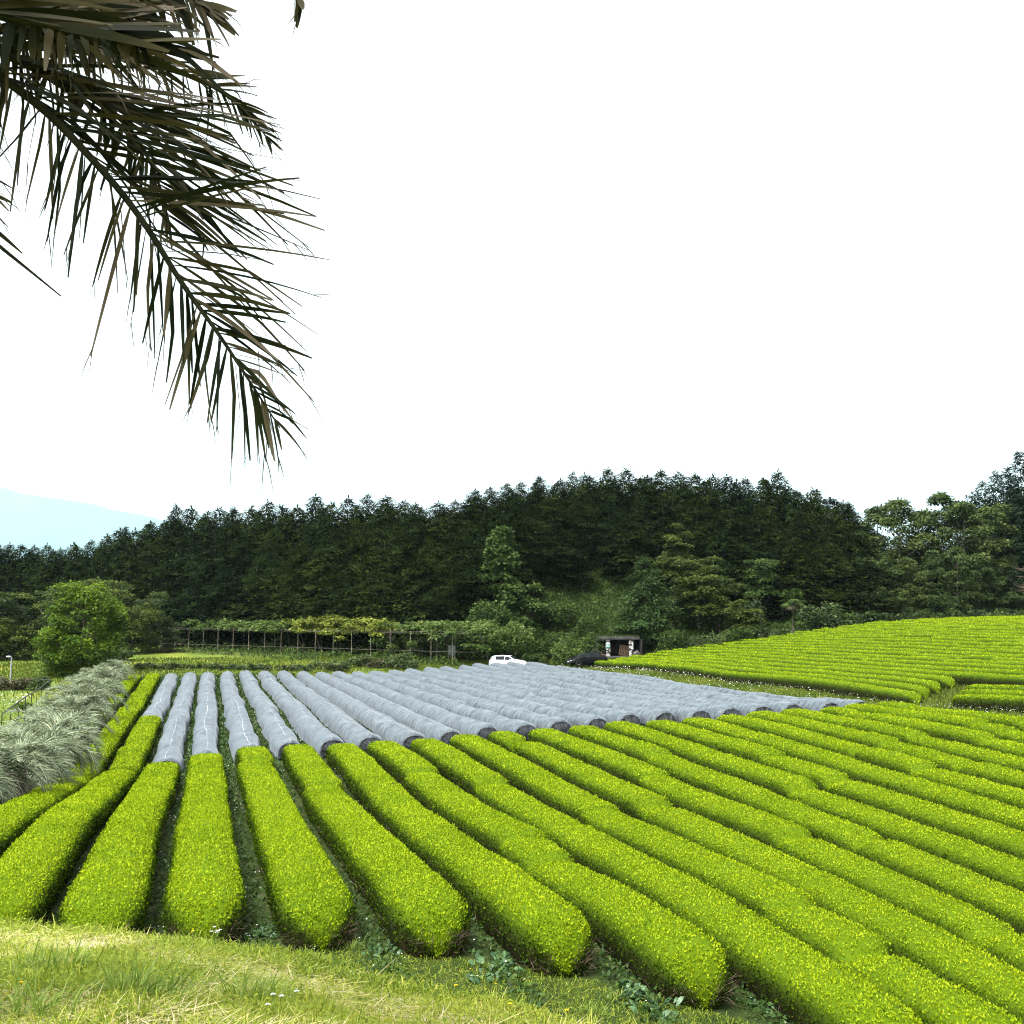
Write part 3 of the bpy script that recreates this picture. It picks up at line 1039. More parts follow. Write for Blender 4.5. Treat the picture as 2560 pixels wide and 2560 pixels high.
dock(655, 2340, .8, 'small dark dock leaves between the hedge ends left of the white blossoms', 1)
dock(955, 2385, .8, 'dock leaves in the furrow mouth right of the thick grass tuft', 2)
dock(1265, 2412, 1.15, 'large spreading dock, pale leaves between two hedge ends in the middle', 3)
dock(1225, 2445, .8, 'dock in front of the large spreading one', 6)
dock(1580, 2490, 1.1, 'large pale dock left of the last hedge end by the bank', 4)
dock(1640, 2530, .9, 'dock nearest the bottom edge, right of the bank', 5)
dock(1950, 2535, 1.1, 'blurry pale dock clump at the bottom edge between the last two hedges', 7)
# ------------------------------------------------------------------ trees
def conifer(seed, H=18., R=2.6, nb=110, spray=.42, droop=.35, tip=1.0, clump=16, power=.75, bare=.04, per=7.):
    """crown of drooping sprays on whorled branches + a tapered trunk; two meshes"""
    r = np.random.default_rng(seed)
    h = bare + (1 - bare) * ((np.arange(nb) + r.random(nb)) / nb) ** .78
    az = np.arange(nb) * 2.39996 + r.normal(0, .5, nb)
    lobes = 1 + .24 * np.sin(az * 2 + h * 9 + seed) + .16 * np.sin(az * 3 - h * 17)
    blen = R * (np.minimum(1, (1 - h) / power) ** .6 + .03) * r.uniform(.6, 1.2, nb) * lobes
    blen *= np.interp(h, [0, .12, .3, 1], [.85, 1, 1, 1])
    nsp = np.maximum(2, (blen / R * per).astype(int))
    bi = np.repeat(np.arange(nb), nsp)
    f = np.concatenate([(np.arange(k) + .8) / k for k in nsp])
    f = np.clip(f ** .8 + r.normal(0, .05, len(f)), .15, 1.05)
    dirh = np.stack([np.cos(az), np.sin(az), np.zeros(nb)], -1)
    L = blen[bi] * f
    up = .25 - h[bi] * .1
    side = np.stack([-np.sin(az), np.cos(az), np.zeros(nb)], -1)
    P = dirh[bi] * L[:, None] + side[bi] * (r.normal(0, .22, len(bi)) * L)[:, None]
    P[:, 2] = h[bi] * H + L * up - droop * L * f * 1.1 + r.normal(0, .12, len(bi))
    rb = r.normal(0, .13, len(P))
    m = clump
    PP = np.repeat(P, m, 0)
    bb = np.repeat(bi, m)
    ff = np.repeat(f, m)
    n = len(PP)
    off = r.normal(0, 1, PP.shape) * [.42, .42, .13] * (R / 3.9) * np.clip(1.4 - h[bb], .42, 1)[:, None]
    out = (off * dirh[bb]).sum(1)
    off[:, 2] -= .55 * np.maximum(out, 0) + .15 * np.hypot(off[:, 0], off[:, 1])
    PP = PP + off
    D = dirh[bb] * .8 + unit(off) * .5 + r.normal(0, .3, (n, 3)) + np.array([0, 0, -.2]) + sstep(.85, 1, h[bb])[:, None] * np.array([0, 0, .1])
    N = np.array([0, 0, 1.]) + dirh[bb] * .5 + r.normal(0, .16, (n, 3))
    s = spray * r.uniform(.55, 1.3, n) * np.clip(1.5 - h[bb], .55, 1)
    V, F = kites(PP, D, N, s * 1.3, s * .6)
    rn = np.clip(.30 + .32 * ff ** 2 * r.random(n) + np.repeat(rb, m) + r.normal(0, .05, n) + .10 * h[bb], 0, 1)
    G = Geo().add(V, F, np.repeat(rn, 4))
    # leader shoots
    k = int(5 * tip)
    zz = H * (1 - .06 * r.random(k) ** 1.3)
    D = np.stack([r.normal(0, .22, k), r.normal(0, .22, k), np.full(k, .9)], -1)
    rad_ = np.abs(H - zz)[:, None] * .18
    P = np.stack([np.zeros(k), np.zeros(k), zz], -1) + r.normal(0, 1, (k, 3)) * [1, 1, 0] * rad_ * .4
    V, F = kites(P, D, r.normal(0, 1, (k, 3)), spray * 1.3, spray * .3)
    G.add(V, F, .35)
    T = Geo()
    tube(T, [(0, 0, -1.5), (0, 0, H * .3), (0, 0, H * .86)], [H * .014, H * .011, .03], 6)
    return G, T


def ell_leaves(centers, radii, n, leaf, r, up=.35, shell=(.72, 1.05), inner=None, flatleaf=.5, weights=None, zdroop=0.):
    C = np.asarray(centers, float)
    Rd = np.asarray(radii, float)
    w = (Rd[:, 0] * Rd[:, 1] + Rd[:, 0] * Rd[:, 2]) if weights is None else np.asarray(weights, float)
    k = r.choice(len(C), n, p=w / w.sum())
    D = unit(r.normal(0, 1, (n, 3)))
    D[:, 2] = np.where(D[:, 2] < -.35, -D[:, 2], D[:, 2])
    rr = r.uniform(*shell, n)[:, None]
    lump = 1 + .16 * np.sin(D[:, 0:1] * 7 + k[:, None] * 1.7) * np.sin(D[:, 1:2] * 6 + k[:, None]) + .1 * np.sin(D[:, 2:3] * 11 + k[:, None] * 2.1)
    P = C[k] + D * rr * Rd[k] * lump
    N = D * (1 - flatleaf) + np.array([0, 0, 1.]) * (up + flatleaf * .5) + r.normal(0, .38, (n, 3))
    T = np.cross(N, r.normal(0, 1, (n, 3))) + D * .5 + np.array([0, 0, -.25 - zdroop])
    s = leaf * r.uniform(.6, 1.35, n)
    V, F = kites(P, T, N, s * 1.2, s * .75)
    kb = r.normal(0, .13, len(C))
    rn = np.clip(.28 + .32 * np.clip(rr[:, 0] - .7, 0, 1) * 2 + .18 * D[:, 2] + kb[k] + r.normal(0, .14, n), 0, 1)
    return V, F, np.repeat(rn, 4)


def broadleaf(seed, H, W, base, nl, lr, leaf, n, flat=.75, egg=0., trunk_r=.2, depth=1.0, push=.62, up=.35):
    r = np.random.default_rng(seed)
    D = unit(r.normal(0, 1, (nl, 3)))
    q = (r.random(nl) ** .45) * push / .62
    zc = (base + H) / 2
    hz = (H - base) / 2
    t = D[:, 2] * q
    taper = 1 - egg * (t * .5 + .5)
    bl = np.minimum(1 / np.maximum(np.hypot(D[:, 0], D[:, 1]), .3) ** .75, 2.2)
    C = np.stack([D[:, 0] * bl * q * (W / 2 - lr * .7) * taper, D[:, 1] * bl * q * (W / 2 - lr * .7) * depth * taper, zc + t * (hz - lr * flat * .5) * 1.25], -1)
    C[:, 2] = np.clip(C[:, 2], base + lr * flat * .6, H - lr * flat * .7)
    rr = lr * r.uniform(.65, 1.25, nl)
    Rd = np.stack([rr, rr, rr * flat], -1)
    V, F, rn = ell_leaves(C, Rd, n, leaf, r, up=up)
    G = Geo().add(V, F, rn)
    T = Geo()
    lean = r.normal(0, .03, 2) * H
    top = base + (H - base) * .55
    path = [(0, 0, -.6), (lean[0] * .2, lean[1] * .2, base * .6), (lean[0] * .6, lean[1] * .6, (base + top) / 2), (lean[0], lean[1], top)]
    tube(T, path, [trunk_r * 1.25, trunk_r, trunk_r * .75, trunk_r * .3], 7)
    for c in C[np.argsort(-rr)[:min(nl, 14)]]:
        z0 = min(max(base * .7, c[2] - np.hypot(c[0], c[1]) * .9), top)
        f = np.clip(z0 / max(top, .1), 0, 1)
        p0 = np.array([lean[0] * f, lean[1] * f, z0])
        mid = (p0 + c) / 2 + np.array([0, 0, -.12 * np.linalg.norm(c - p0)])
        tube(T, [p0, mid, c], [trunk_r * .42, trunk_r * .28, trunk_r * .1], 5)
    return G, T


def profile_tree(seed, levels, nl, lr, leaf, n, flat=.8, trunk_r=.2, up=.35, depth=1.0, n_limb=14):
    """levels: (height, centre x, half width) from the ground up"""
    r = np.random.default_rng(seed)
    L = np.array(levels, float)
    zz = r.uniform(L[0, 0], L[-1, 0], nl)
    cx = np.interp(zz, L[:, 0], L[:, 1])
    hw = np.maximum(np.interp(zz, L[:, 0], L[:, 2]) - lr * .75, .05)
    an = r.uniform(0, 2 * np.pi, nl)
    q = np.sqrt(r.uniform(.25, 1, nl))
    C = np.stack([cx + hw * q * np.cos(an), hw * q * np.sin(an) * depth, np.clip(zz, L[0, 0] + lr * flat * .5, L[-1, 0] - lr * flat * .7)], -1)
    rr = lr * r.uniform(.65, 1.25, nl)
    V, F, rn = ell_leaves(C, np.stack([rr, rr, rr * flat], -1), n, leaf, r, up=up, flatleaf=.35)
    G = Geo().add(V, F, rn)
    T = Geo()
    top = L[-1, 0] * .72
    px = np.interp([0, top * .5, top], L[:, 0], L[:, 1])
    tube(T, [(0, 0, -.6), (px[0] * .3, 0, top * .2), (px[1] * .7, 0, top * .5), (px[2], 0, top)], [trunk_r * 1.25, trunk_r, trunk_r * .7, trunk_r * .25], 7)
    for c_ in C[np.argsort(-rr)[:n_limb]]:
        z0 = max(.3, min(top, c_[2] - .8 * np.hypot(c_[0], c_[1])))
        p0 = np.array([np.interp(z0, [0, top * .5, top], [0, px[1] * .7, px[2]]), 0, z0])
        tube(T, [p0, (p0 + c_) / 2 - [0, 0, .3], c_], [trunk_r * .4, trunk_r * .25, trunk_r * .1], 5)
    return G, T


def tree(name, meshes, loc, label, cat, group, rz=0., sc=1.0, sw=None):
    o = empty(name, loc, rz)
    o.scale = (sw or sc, sw or sc, sc)
    link('crown', meshes[0], o)
    if meshes[1]:
        link('trunk', meshes[1], o)
    return tag(o, label, cat, group)


def meshes(pair, cmat, tmat='bark', nm='tree'):
    return pair[0].mesh(nm + '_crown', MT[cmat]), (pair[1].mesh(nm + '_trunk', MT[tmat]) if pair[1] else None)


# silhouette of the wood in pixels
SU = [-200, 0, 150, 250, 300, 350, 450, 600, 730, 800, 900, 1000, 1100, 1150, 1190, 1300, 1400, 1450, 1550, 1620, 1760, 1850, 1930, 2000, 2060, 2110, 2165, 2230, 2700]
SV = [1380, 1360, 1362, 1347, 1312, 1300, 1270, 1270, 1260, 1250, 1240, 1240, 1252, 1248, 1212, 1205, 1182, 1178, 1188, 1178, 1186, 1195, 1185, 1222, 1240, 1244, 1300, 1330, 1300]
FU = [-200, 0, 400, 560, 800, 1000, 1150, 1260, 1400, 1600, 1750, 1900, 2200, 2700]
FD = [172, 168, 161, 153, 142, 136, 135, 141, 150, 152, 148, 146, 150, 172]

CON = [meshes(conifer(40 + i, H=18, R=4.2 + .35 * (i % 3), nb=195, droop=.35 + .1 * (i % 3), power=.34 + .08 * (i % 4), clump=12, spray=.55, per=9.5), 'conifer', nm='conifer') for i in range(6)]
rng = np.random.default_rng(77)
tiers = [('front edge of the wood', 0, .50, .62), ('second line of the wood', 6.5, .74, .84), ('third line of the wood', 13, .93, .975), ('skyline of the wood', 19, .985, 1.0)]
for ti_, (tn, off, lo, hi) in enumerate(tiers):
    u = -170 + rng.uniform(0, 40)
    k = 0
    while u < (2620 if ti_ in (1, 2) else 2190):
        d = float(np.interp(u, FU, FD)) + off + rng.uniform(-1.8, 1.8)
        vs = float(np.interp(u, SU, SV))
        vb = float(np.interp(u, [-200, 300, 1000, 1250, 1450, 1650, 1900, 2200], [1660, 1640, 1620, 1540, 1460, 1470, 1530, 1545]))
        vt = vb + (vs - vb) * rng.uniform(lo, hi)
        if ti_ == 3:
            vt = vs + float(rng.choice([0, 4, 12, 24, -8], p=[.3, .3, .2, .1, .1])) + rng.uniform(-3, 3)
        p = at(u, vt, d)
        g = g1(p[0], p[1])
        Ht = p[2] - g
        if ti_ == 0 and 1400 < u < 1560:
            u += 40
            continue
        k += 1
        sc = Ht / 18
        mi = int(rng.integers(6))
        tree('conifer', CON[mi], (p[0], p[1], g), 'dark conifer on the %s, %s from the left' % (tn, nth(k)), 'conifer tree', 'conifers of the dark wood',
             rng.uniform(0, 6.28), sc, max(.8, min(1.25, sc)) * rng.uniform(.85, 1.3))
        u += rng.uniform(3.6, 5.2) * F0 / d * (1.05 if ti_ < 3 else .6)

# tall cedars behind, at the right edge
CED = [meshes(conifer(70 + i, H=24, R=4.3, nb=120, spray=.6, droop=.12, clump=15, power=.75, tip=.6), 'cedar', nm='cedar') for i in range(3)]
for k, (u, vt, d) in enumerate([(2432, 1232, 190), (2455, 1205, 195), (2487, 1180, 188), (2520, 1172, 193), (2548, 1130, 186), (2590, 1118, 190), (2640, 1095, 187), (2470, 1262, 178), (2535, 1240, 176), (2580, 1200, 178), (2545, 1215, 156), (2600, 1160, 157), (2515, 1275, 160), (2560, 1330, 152), (2610, 1290, 153), (2530, 1390, 150)]):
    p = at(u, vt, d)
    g = g1(p[0], p[1])
    sc = (p[2] - g) / 24
    tree('cedar', CED[k % 3], (p[0], p[1], g), 'tall dark cedar behind the leafy trees at the right edge, %s from left' % nth(k + 1), 'cedar tree', 'tall cedars at the right edge', k * 1.3, sc, sc * 1.05)

# lighter broadleaf wood on the right
ACA = [meshes(profile_tree(90 + i, [(3, 0, 2.2), (5, .3, 3.8), (8, 0, 4.9), (11, -.3, 4.9), (13.5, .2, 4.0), (15.5, .3, 2.6), (17, 0, 1.2)], 60, 1.15, .34, 10500, flat=.75, trunk_r=.2, up=.45), 'acacia', nm='leafy') for i in range(4)]
AC2 = [meshes(broadleaf(95 + i, 9, 8, .3, 34, 1.25, .34, 6500, flat=.65, trunk_r=.12), 'acacia', nm='leafy_low') for i in range(2)]
for k, (u, vt, d, lo) in enumerate([(2190, 1275, 158, 0), (2245, 1256, 155, 0), (2300, 1285, 160, 0), (2352, 1240, 158, 0), (2405, 1262, 154, 0), (2470, 1275, 156, 0), (2500, 1268, 160, 0),
                                    (2215, 1395, 150, 1), (2270, 1400, 148, 0), (2330, 1380, 150, 0), (2390, 1372, 148, 0), (2440, 1390, 151, 0), (2500, 1400, 153, 0), (2470, 1400, 152, 0),
                                    (2180, 1470, 146, 1), (2240, 1478, 145, 1), (2300, 1470, 147, 1), (2350, 1488, 144, 1), (2420, 1480, 148, 1), (2490, 1490, 150, 1), (2550, 1480, 149, 1)]):
    p = at(u, vt, d)
    g = g1(p[0], p[1])
    sc = (p[2] - g) / (9 if lo else 17)
    row = 'tallest' if k < 7 else 'middle' if k < 14 else 'low front'
    kk = k % 7 + 1
    tree('leafy_tree', (AC2 if lo else ACA)[k % (2 if lo else 4)], (p[0], p[1], g), 'olive-green leafy tree in the %s rank of the right-hand wood, %s from the left' % (row, nth(kk)), 'leafy tree', 'leafy trees at the right',
         k * 2.1, sc, max(sc, .62) * .98)

# single trees in front of the wood
def single(name, pair, cmat, u, vb, vt, d, H, label, cat, wpx=None, W=None, rz=0., zoff=0., group=None):
    x_, y_ = xy(u, d)
    g = g1(x_, y_) + zoff
    p = at(u, vt, d)
    sc = (p[2] - g) / H
    sw = sc if wpx is None else wpx / F0 * d / W
    return tree(name, meshes(pair, cmat, nm=name), (x_, y_, g), label, cat, group, rz, sc, sw)


_k = 106 / F0
x_, y_ = xy(205, 106)
g_ = g1(x_, y_)
zb_ = [float(at(205, v, 106)[2]) - g_ for v in (1692, 1675, 1645, 1610, 1580, 1545, 1510, 1485, 1466)]
pr = profile_tree(11, [(z, (0.5 * (u0 + u1) - 205) * _k, .5 * (u1 - u0 + 22) * _k) for z, (u0, u1) in zip(zb_, [(150, 240), (128, 268), (104, 300), (98, 318), (104, 318), (118, 305), (130, 295), (140, 280), (160, 262)])], 120, .95, .21, 36000, flat=.9, trunk_r=.28)
o = tree('round_tree', meshes(pr, 'decid', nm='round_tree'), (x_, y_, g_), 'big bright-green rounded tree standing over the silvery palms at the left', 'tree', None, -AZ - math.atan((205 - 1280) / F0))
for k, (u, vt, d, w, lab) in enumerate([(55, 1483, 128, 170, 'dull-green spreading tree at the left edge behind the lamp post'), (-45, 1500, 130, 160, 'dull-green tree cut off by the left edge of the photo'),
                                        (150, 1478, 134, 120, 'dull-green tree mostly hidden behind the big rounded one'), (262, 1456, 136, 130, 'dull-green tree peeping out above the big rounded one on its right'),
                                        (330, 1480, 134, 130, 'yellowish layered tree left of the trellis'), (395, 1500, 140, 100, 'dark layered tree touching the left end of the trellis')]):
    single('maple_tree', broadleaf(120 + k, 9, 7.5, -1.0, 44, 1.25, .28, 9500, flat=.5, trunk_r=.16, up=.6, push=.8), 'maple' if k in (0, 3, 4) else 'decid2', u, 0, vt, d, 9, lab, 'tree', w, 7.5, group='dull-green trees at the left')
_k = 134 / F0
x_, y_ = xy(1255, 134)
g_ = g1(x_, y_)
zb_ = [float(at(1255, v, 134)[2]) - g_ for v in (1600, 1560, 1520, 1480, 1430, 1385, 1350, 1325)]
pr = profile_tree(14, [(z, (0.5 * (u0 + u1) - 1255) * _k, .5 * (u1 - u0) * _k) for z, (u0, u1) in zip(zb_, [(1190, 1310), (1182, 1318), (1186, 1318), (1196, 1308), (1205, 1300), (1214, 1292), (1222, 1282), (1240, 1270)])], 85, 1.0, .40, 15000, flat=.6, trunk_r=.25, up=.5)
tree('chestnut_tree', meshes(pr, 'chestnut', nm='chestnut'), (x_, y_, g_), 'tall narrow fresh-green tree with big leaves before the dark wood', 'tree', None, -AZ)
single('chestnut_tree', broadleaf(15, 8, 5, 1.2, 14, 1.1, .42, 2600, flat=.6, trunk_r=.15, up=.55), 'chestnut', 1318, 1560, 1458, 134, 8, 'lower big-leaved tree tucked against the right side of the tall narrow one', 'tree', 90, 5)
single('young_conifer', conifer(16, H=11, R=3.6, nb=170, spray=.34, droop=.22, power=.8, clump=15, tip=.8), 'pine', 1612, 1590, 1392, 132, 11, 'pale bluish-green young conifer standing on the bank above the shed', 'conifer tree', 175, 7.4)
for k, (u, vt, vbm, d, w, fl, lab) in enumerate([(1700, 1313, 1400, 140, 90, .3, 'airy layered tree highest on the bank, pale against the dark wood'), (1745, 1392, 1500, 135, 150, .35, 'wide airy tree with flat tiers right of the young conifer'),
                                                 (1800, 1440, 1560, 131, 130, .35, 'airy tree lower on the bank, left of the bright layered tree'), (1865, 1488, 1600, 127, 100, .35, 'bright layered small tree at the edge of the rising tea field'),
                                                 (1690, 1382, 1420, 141, 120, .25, 'thin flat-tiered branchy tree just under the highest airy one'), (1905, 1400, 1470, 140, 90, .4, 'mid-green leafy tree above the fan palm, against the dark wood')]):
    x_, y_ = xy(u, d)
    g = g1(x_, y_)
    zt = at(u, vt, d)[2]
    zb = at(u, vbm, d)[2]
    H_ = max(zt - g, 2.5)
    W_ = w / F0 * d
    bs = max(.2, (zb - g) * .75)
    pr = broadleaf(140 + k, H_, W_, min(bs, H_ - 1.5), 30, W_ * .18, .26, 7000, flat=fl, trunk_r=.06, up=.7)
    tree('maple_tree', meshes(pr, 'maple' if k != 5 else 'chestnut', nm='maple'), (x_, y_, g), lab, 'tree', 'airy trees on the bank', k)


# bushes
def bush(u, vt, vb, d, wpx, mat, label, cat='bush', n=2200, leaf=.2, seed=0, name='bush', depth=1.0, flat=.8, nl=16, grp=None):
    x_, y_ = xy(u, d)
    g = g1(x_, y_)
    zt = at(u, vt, d)[2]
    H_ = max(.6, zt - g)
    W_ = wpx / F0 * d
    r = np.random.default_rng(seed + int(u))
    lr = min(H_ * .42, W_ * .25)
    C = np.stack([r.uniform(-.5, .5, nl) * (W_ - 1.3 * lr), r.uniform(-.5, .5, nl) * (min(W_, 6) * depth - lr), r.uniform(.2, 1, nl) * (H_ - lr * flat)], -1)
    C[:, 2] *= 1 - .35 * np.abs(C[:, 0] / (W_ / 2)) ** 2
    rr = lr * r.uniform(.7, 1.15, nl)
    V, F, rn = ell_leaves(C, np.stack([rr, rr, rr * flat], -1), n, leaf, r, shell=(.5, 1.05))
    o = empty(name, (x_, y_, g - .05), -AZ - math.atan((u - 1280) / F0))
    Geo().add(V, F, rn).obj('foliage', MT[mat], parent=o)
    T = Geo()
    for c in C[:8]:
        tube(T, [(c[0] * .3, c[1] * .3, -.1), (c[0] * .7, c[1] * .7, c[2] * .5), c], [.05, .035, .015], 4)
    T.obj('stems', MT['bark'], parent=o)
    return tag(o, label, cat, grp)


HDG = 'low hedge bushes behind the covers'
for k, (u, vt, w) in enumerate([(372, 1676, 75), (430, 1670, 80), (500, 1672, 90), (570, 1674, 80), (640, 1668, 90), (700, 1672, 85), (760, 1668, 80), (830, 1648, 110)]):
    bush(u, vt, 1695, 112.5 - k * .1, w, 'bush', 'dark low hedge bush just behind the net covers, %s from the left' % nth(k + 1) if k < 7 else 'taller dark clipped bush at the right end of the low hedge', 'hedge bush', 1700, .2, 5, 'hedge_bush', grp=HDG)
bush(405, 1628, 1660, 138, 92, 'brownbush', 'reddish-green bush on the terrace at the left end of the trellis', seed=1)
bush(430, 1585, 1640, 152, 70, 'brownbush', 'thin greyish shrub inside the left end of the trellis', n=1200, seed=2)
bush(905, 1632, 1680, 116, 90, 'bush', 'green bush on the terrace before the trellis posts', seed=3)
bush(950, 1648, 1680, 115, 60, 'brownbush', 'dull reddish bush between the two terrace bushes', seed=4)
bush(1000, 1630, 1682, 114.5, 95, 'bush', 'round olive bush on the terrace right of the reddish one', seed=5)
bush(305, 1618, 1650, 120, 60, 'decid2', 'small dark bush squeezed between the rounded tree and the silvery palms', seed=6)
bush(1190, 1548, 1660, 126, 150, 'vine', 'broad leafy thicket at the right end of the trellis', n=5200, leaf=.26, seed=7, nl=26, name='thicket')
bush(1275, 1545, 1655, 125, 110, 'vine', 'leafy thicket below the tall narrow tree, behind the white car', n=4200, leaf=.26, seed=8, nl=22, name='thicket')
bush(1235, 1490, 1570, 129, 130, 'chestnut', 'creeper-clad mass round the foot of the tall narrow tree', n=4200, leaf=.3, seed=81, nl=22, name='thicket')
bush(1452, 1575, 1640, 123, 110, 'slope', 'leafy bush on the bank behind the black car', n=2600, leaf=.26, seed=10)
bush(1420, 1600, 1660, 120.5, 95, 'vine', 'light-green leafy bush on the bank between the two cars', n=2400, leaf=.24, seed=9)
bush(1390, 1500, 1540, 136, 110, 'slope', 'leafy shrub high on the grassy bank under the wood', n=2200, leaf=.3, seed=111)
bush(1480, 1520, 1570, 130, 90, 'slope', 'low leafy shrub halfway up the grassy bank', n=1800, leaf=.28, seed=112)
bush(1360, 1570, 1610, 127, 100, 'slope', 'spreading leafy shrub low on the left of the grassy bank', n=2200, leaf=.28, seed=113)
bush(1335, 1630, 1665, 121, 70, 'slope', 'low bush just right of the white car', n=1400, leaf=.22, seed=11)
bush(1690, 1572, 1615, 123, 100, 'slope', 'bush on the bank right of the shed', n=2200, leaf=.24, seed=13)
bush(1760, 1576, 1612, 122, 110, 'bush', 'clipped-looking bush row end at the field edge, right of the shed', n=2400, leaf=.22, seed=14)
bush(1840, 1560, 1605, 124, 110, 'slope', 'undergrowth under the bright layered tree', n=2200, leaf=.24, seed=15)
bush(1742, 1455, 1590, 138, 150, 'decid2', 'dark full shrubbery filling in behind the airy trees on the bank', n=4500, leaf=.3, seed=101, nl=26)
bush(1830, 1480, 1590, 136, 150, 'decid2', 'dark shrubbery behind the bright layered small tree', n=4500, leaf=.3, seed=102, nl=26)
bush(1925, 1560, 1592, 126, 120, 'bush', 'bush under the fan palm at the field edge', n=2400, leaf=.24, seed=16)
bush(2050, 1500, 1580, 128, 120, 'decid2', 'tall loose shrub right of the fan palm', n=3000, leaf=.3, seed=17)
bush(2110, 1530, 1570, 136, 110, 'decid2', 'dark shrub at the corner of the rising tea field', n=2000, leaf=.3, seed=18)
for k, u in enumerate(range(2190, 2600, 62)):
    bush(u, 1525 - k, 1548, 143, 80, 'decid2', 'dark undergrowth bush along the top edge of the tea field, %s from the left' % nth(k + 1), n=1500, leaf=.3, seed=30 + k, grp='undergrowth along the right wood')
for k, u in enumerate([20, 95, 165]):
    bush(u, 1600, 1655, 140, 110, 'decid2', 'dark undergrowth at the foot of the left trees, %s from the left edge' % nth(k + 1), n=1800, leaf=.3, seed=50 + k, grp='undergrowth at the left')
for k, u in enumerate(range(455, 1180, 60)):
    kk = (u - 410) / 42.
    bush(u, 1600 - k * 2, 1630, float(np.interp(u, [410, 1132], [157, 125.5])), 88, 'decid2', 'dark undergrowth bush in the shade behind the trellis, %s from the left' % nth(k + 1), n=1500, leaf=.3, seed=90 + k, grp='undergrowth behind the trellis')
CON_B = 'dark pointed shrubs by the railing'
for k, (u, vt, w, m, lab) in enumerate([(8, 1684, 62, 'brownbush', 'dark shrub at the left edge beside the lamp post'), (58, 1690, 48, 'brownbush', 'lighter brownish shrub right of the lamp post'), (103, 1682, 52, 'decid2', 'dark pointed shrub in the corner of the railing')]):
    bush(u, vt, 1735, 92, w, m, lab, 'shrub', 1500, .16, 60 + k, 'shrub', grp=CON_B, flat=1.3, nl=12)
bush(62, 1752, 1775, 78, 45, 'decid', 'small fresh-green bush below the sloping railing', n=900, leaf=.14, seed=70)

# undergrowth of the slope
rng = np.random.default_rng(41)
P = np.concatenate([scatter(90000, (18, 90), (114, 155), rng), scatter(9000, (-75, 20), (140, 190), rng)])
Q = scatter(26000, (-36, 28), (112, 150), rng)
qd, qs = depth_lat(Q[:, 0], Q[:, 1])
ql = ((qd - 150) * 2.6 + (qs + 51) * 1.88) / 3.208
Q = Q[((ql > -2.2) & (ql < 4)) | ((ql > -7) & (ql < -5.6)) | ((ql > -9) & (rng.random(len(Q)) < .12))]
hz = hill_z(P[:, 0], P[:, 1])
lx = (P[:, 0] - SHED[0]) * SHR[0] + (P[:, 1] - SHED[1]) * SHR[1]
ly = (P[:, 0] - SHED[0]) * SHD[0] + (P[:, 1] - SHED[1]) * SHD[1]
P = P[(hz > .15) & inview(P, .05) & ~((np.abs(lx) < 3.4) & (ly < 3.6))]
P = np.concatenate([P, Q[inview(Q, .05)]])
P[:, 2] += rng.uniform(0, .45, len(P))
n = len(P)
cl = np.sin(P[:, 0] * .9 + np.sin(P[:, 1] * .5)) * np.sin(P[:, 1] * .8 + 1)
P[:, 2] += np.clip(cl, 0, 1) * .7
V, F = kites(P, rng.normal(0, 1, P.shape) + [0, -.4, .2], np.array([-.1, -.5, .8]) + rng.normal(0, .4, P.shape), rng.uniform(.22, .5, n), rng.uniform(.12, .25, n))
stuff('undergrowth', Geo().add(V, F, np.repeat(np.clip(rng.normal(.42, .2, n) + cl * .18, 0, 1), 4)), MT['slope'], 'ferns and weeds covering the grassy bank below the wood', 'undergrowth')


# ------------------------------------------------------------------ silvery palms
def feather(r, L, e0, bend, nl=34, ll=.55, w=.02, stalk=.16, v=.5):
    s = np.linspace(0, 1, 14)
    e = e0 - bend * s ** 1.2
    pts = np.zeros((14, 3))
    for k in range(1, 14):
        pts[k] = pts[k - 1] + np.array([math.cos(e[k]), 0, math.sin(e[k])]) * L / 13
    G = Geo()
    tube(G, pts, np.linspace(.03, .006, 14), 4, .25)
    f = np.linspace(stalk, 1, nl)
    P = np.stack([np.interp(f, s, pts[:, k]) for k in range(3)], -1)
    ee = np.interp(f, s, e)
    T = np.stack([np.cos(ee), 0 * ee, np.sin(ee)], -1)
    Nn = np.stack([-np.sin(ee), 0 * ee, np.cos(ee)], -1)
    for sd in (-1, 1):
        D = T * .75 + np.array([0, sd * .75, 0]) + Nn * v + r.normal(0, .16, P.shape)
        lng = ll * np.interp(f, [0, .3, .75, 1], [.55, 1, .85, .35]) * r.uniform(.8, 1.15, nl)
        V, F, m = blades(P, D, lng, w, r.uniform(.1, .5, nl), 3, S=T + r.normal(0, .3, P.shape))
        G.add(V, F, np.repeat(np.clip(r.normal(.5, .14, nl) + (r.random() - .5) * .4, 0, 1), m))
    return G


rr_ = np.random.default_rng(5)
FR = [feather(rr_, 1.5 + .2 * (k % 3), 1.42 - .34 * k, 1.75 + .16 * k, nl=50, w=.026, ll=.55).mesh('silver_frond', MT['silver']) for k in range(5)]
TR = Geo()
tube(TR, [(0, 0, -1.2), (0, 0, .5), (0, 0, 1.5)], [.24, .22, .27], 9)
TR = TR.mesh('palm_stem', MT['palmtrunk'])
r = np.random.default_rng(6)
SK = Geo()
a = r.uniform(0, 6.28, 240)
P = np.stack([np.cos(a) * .25, np.sin(a) * .25, r.uniform(.8, 1.5, 240)], -1)
V, F, m = blades(P, np.stack([np.cos(a) * .7, np.sin(a) * .7, -.25 + 0 * a], -1) + r.normal(0, .2, (240, 3)), r.uniform(.6, 1.2, 240), .03, .6, 4)
SK.add(V, F, np.repeat(r.random(240), m))
SK = SK.mesh('dry_skirt', MT['drypalm'])
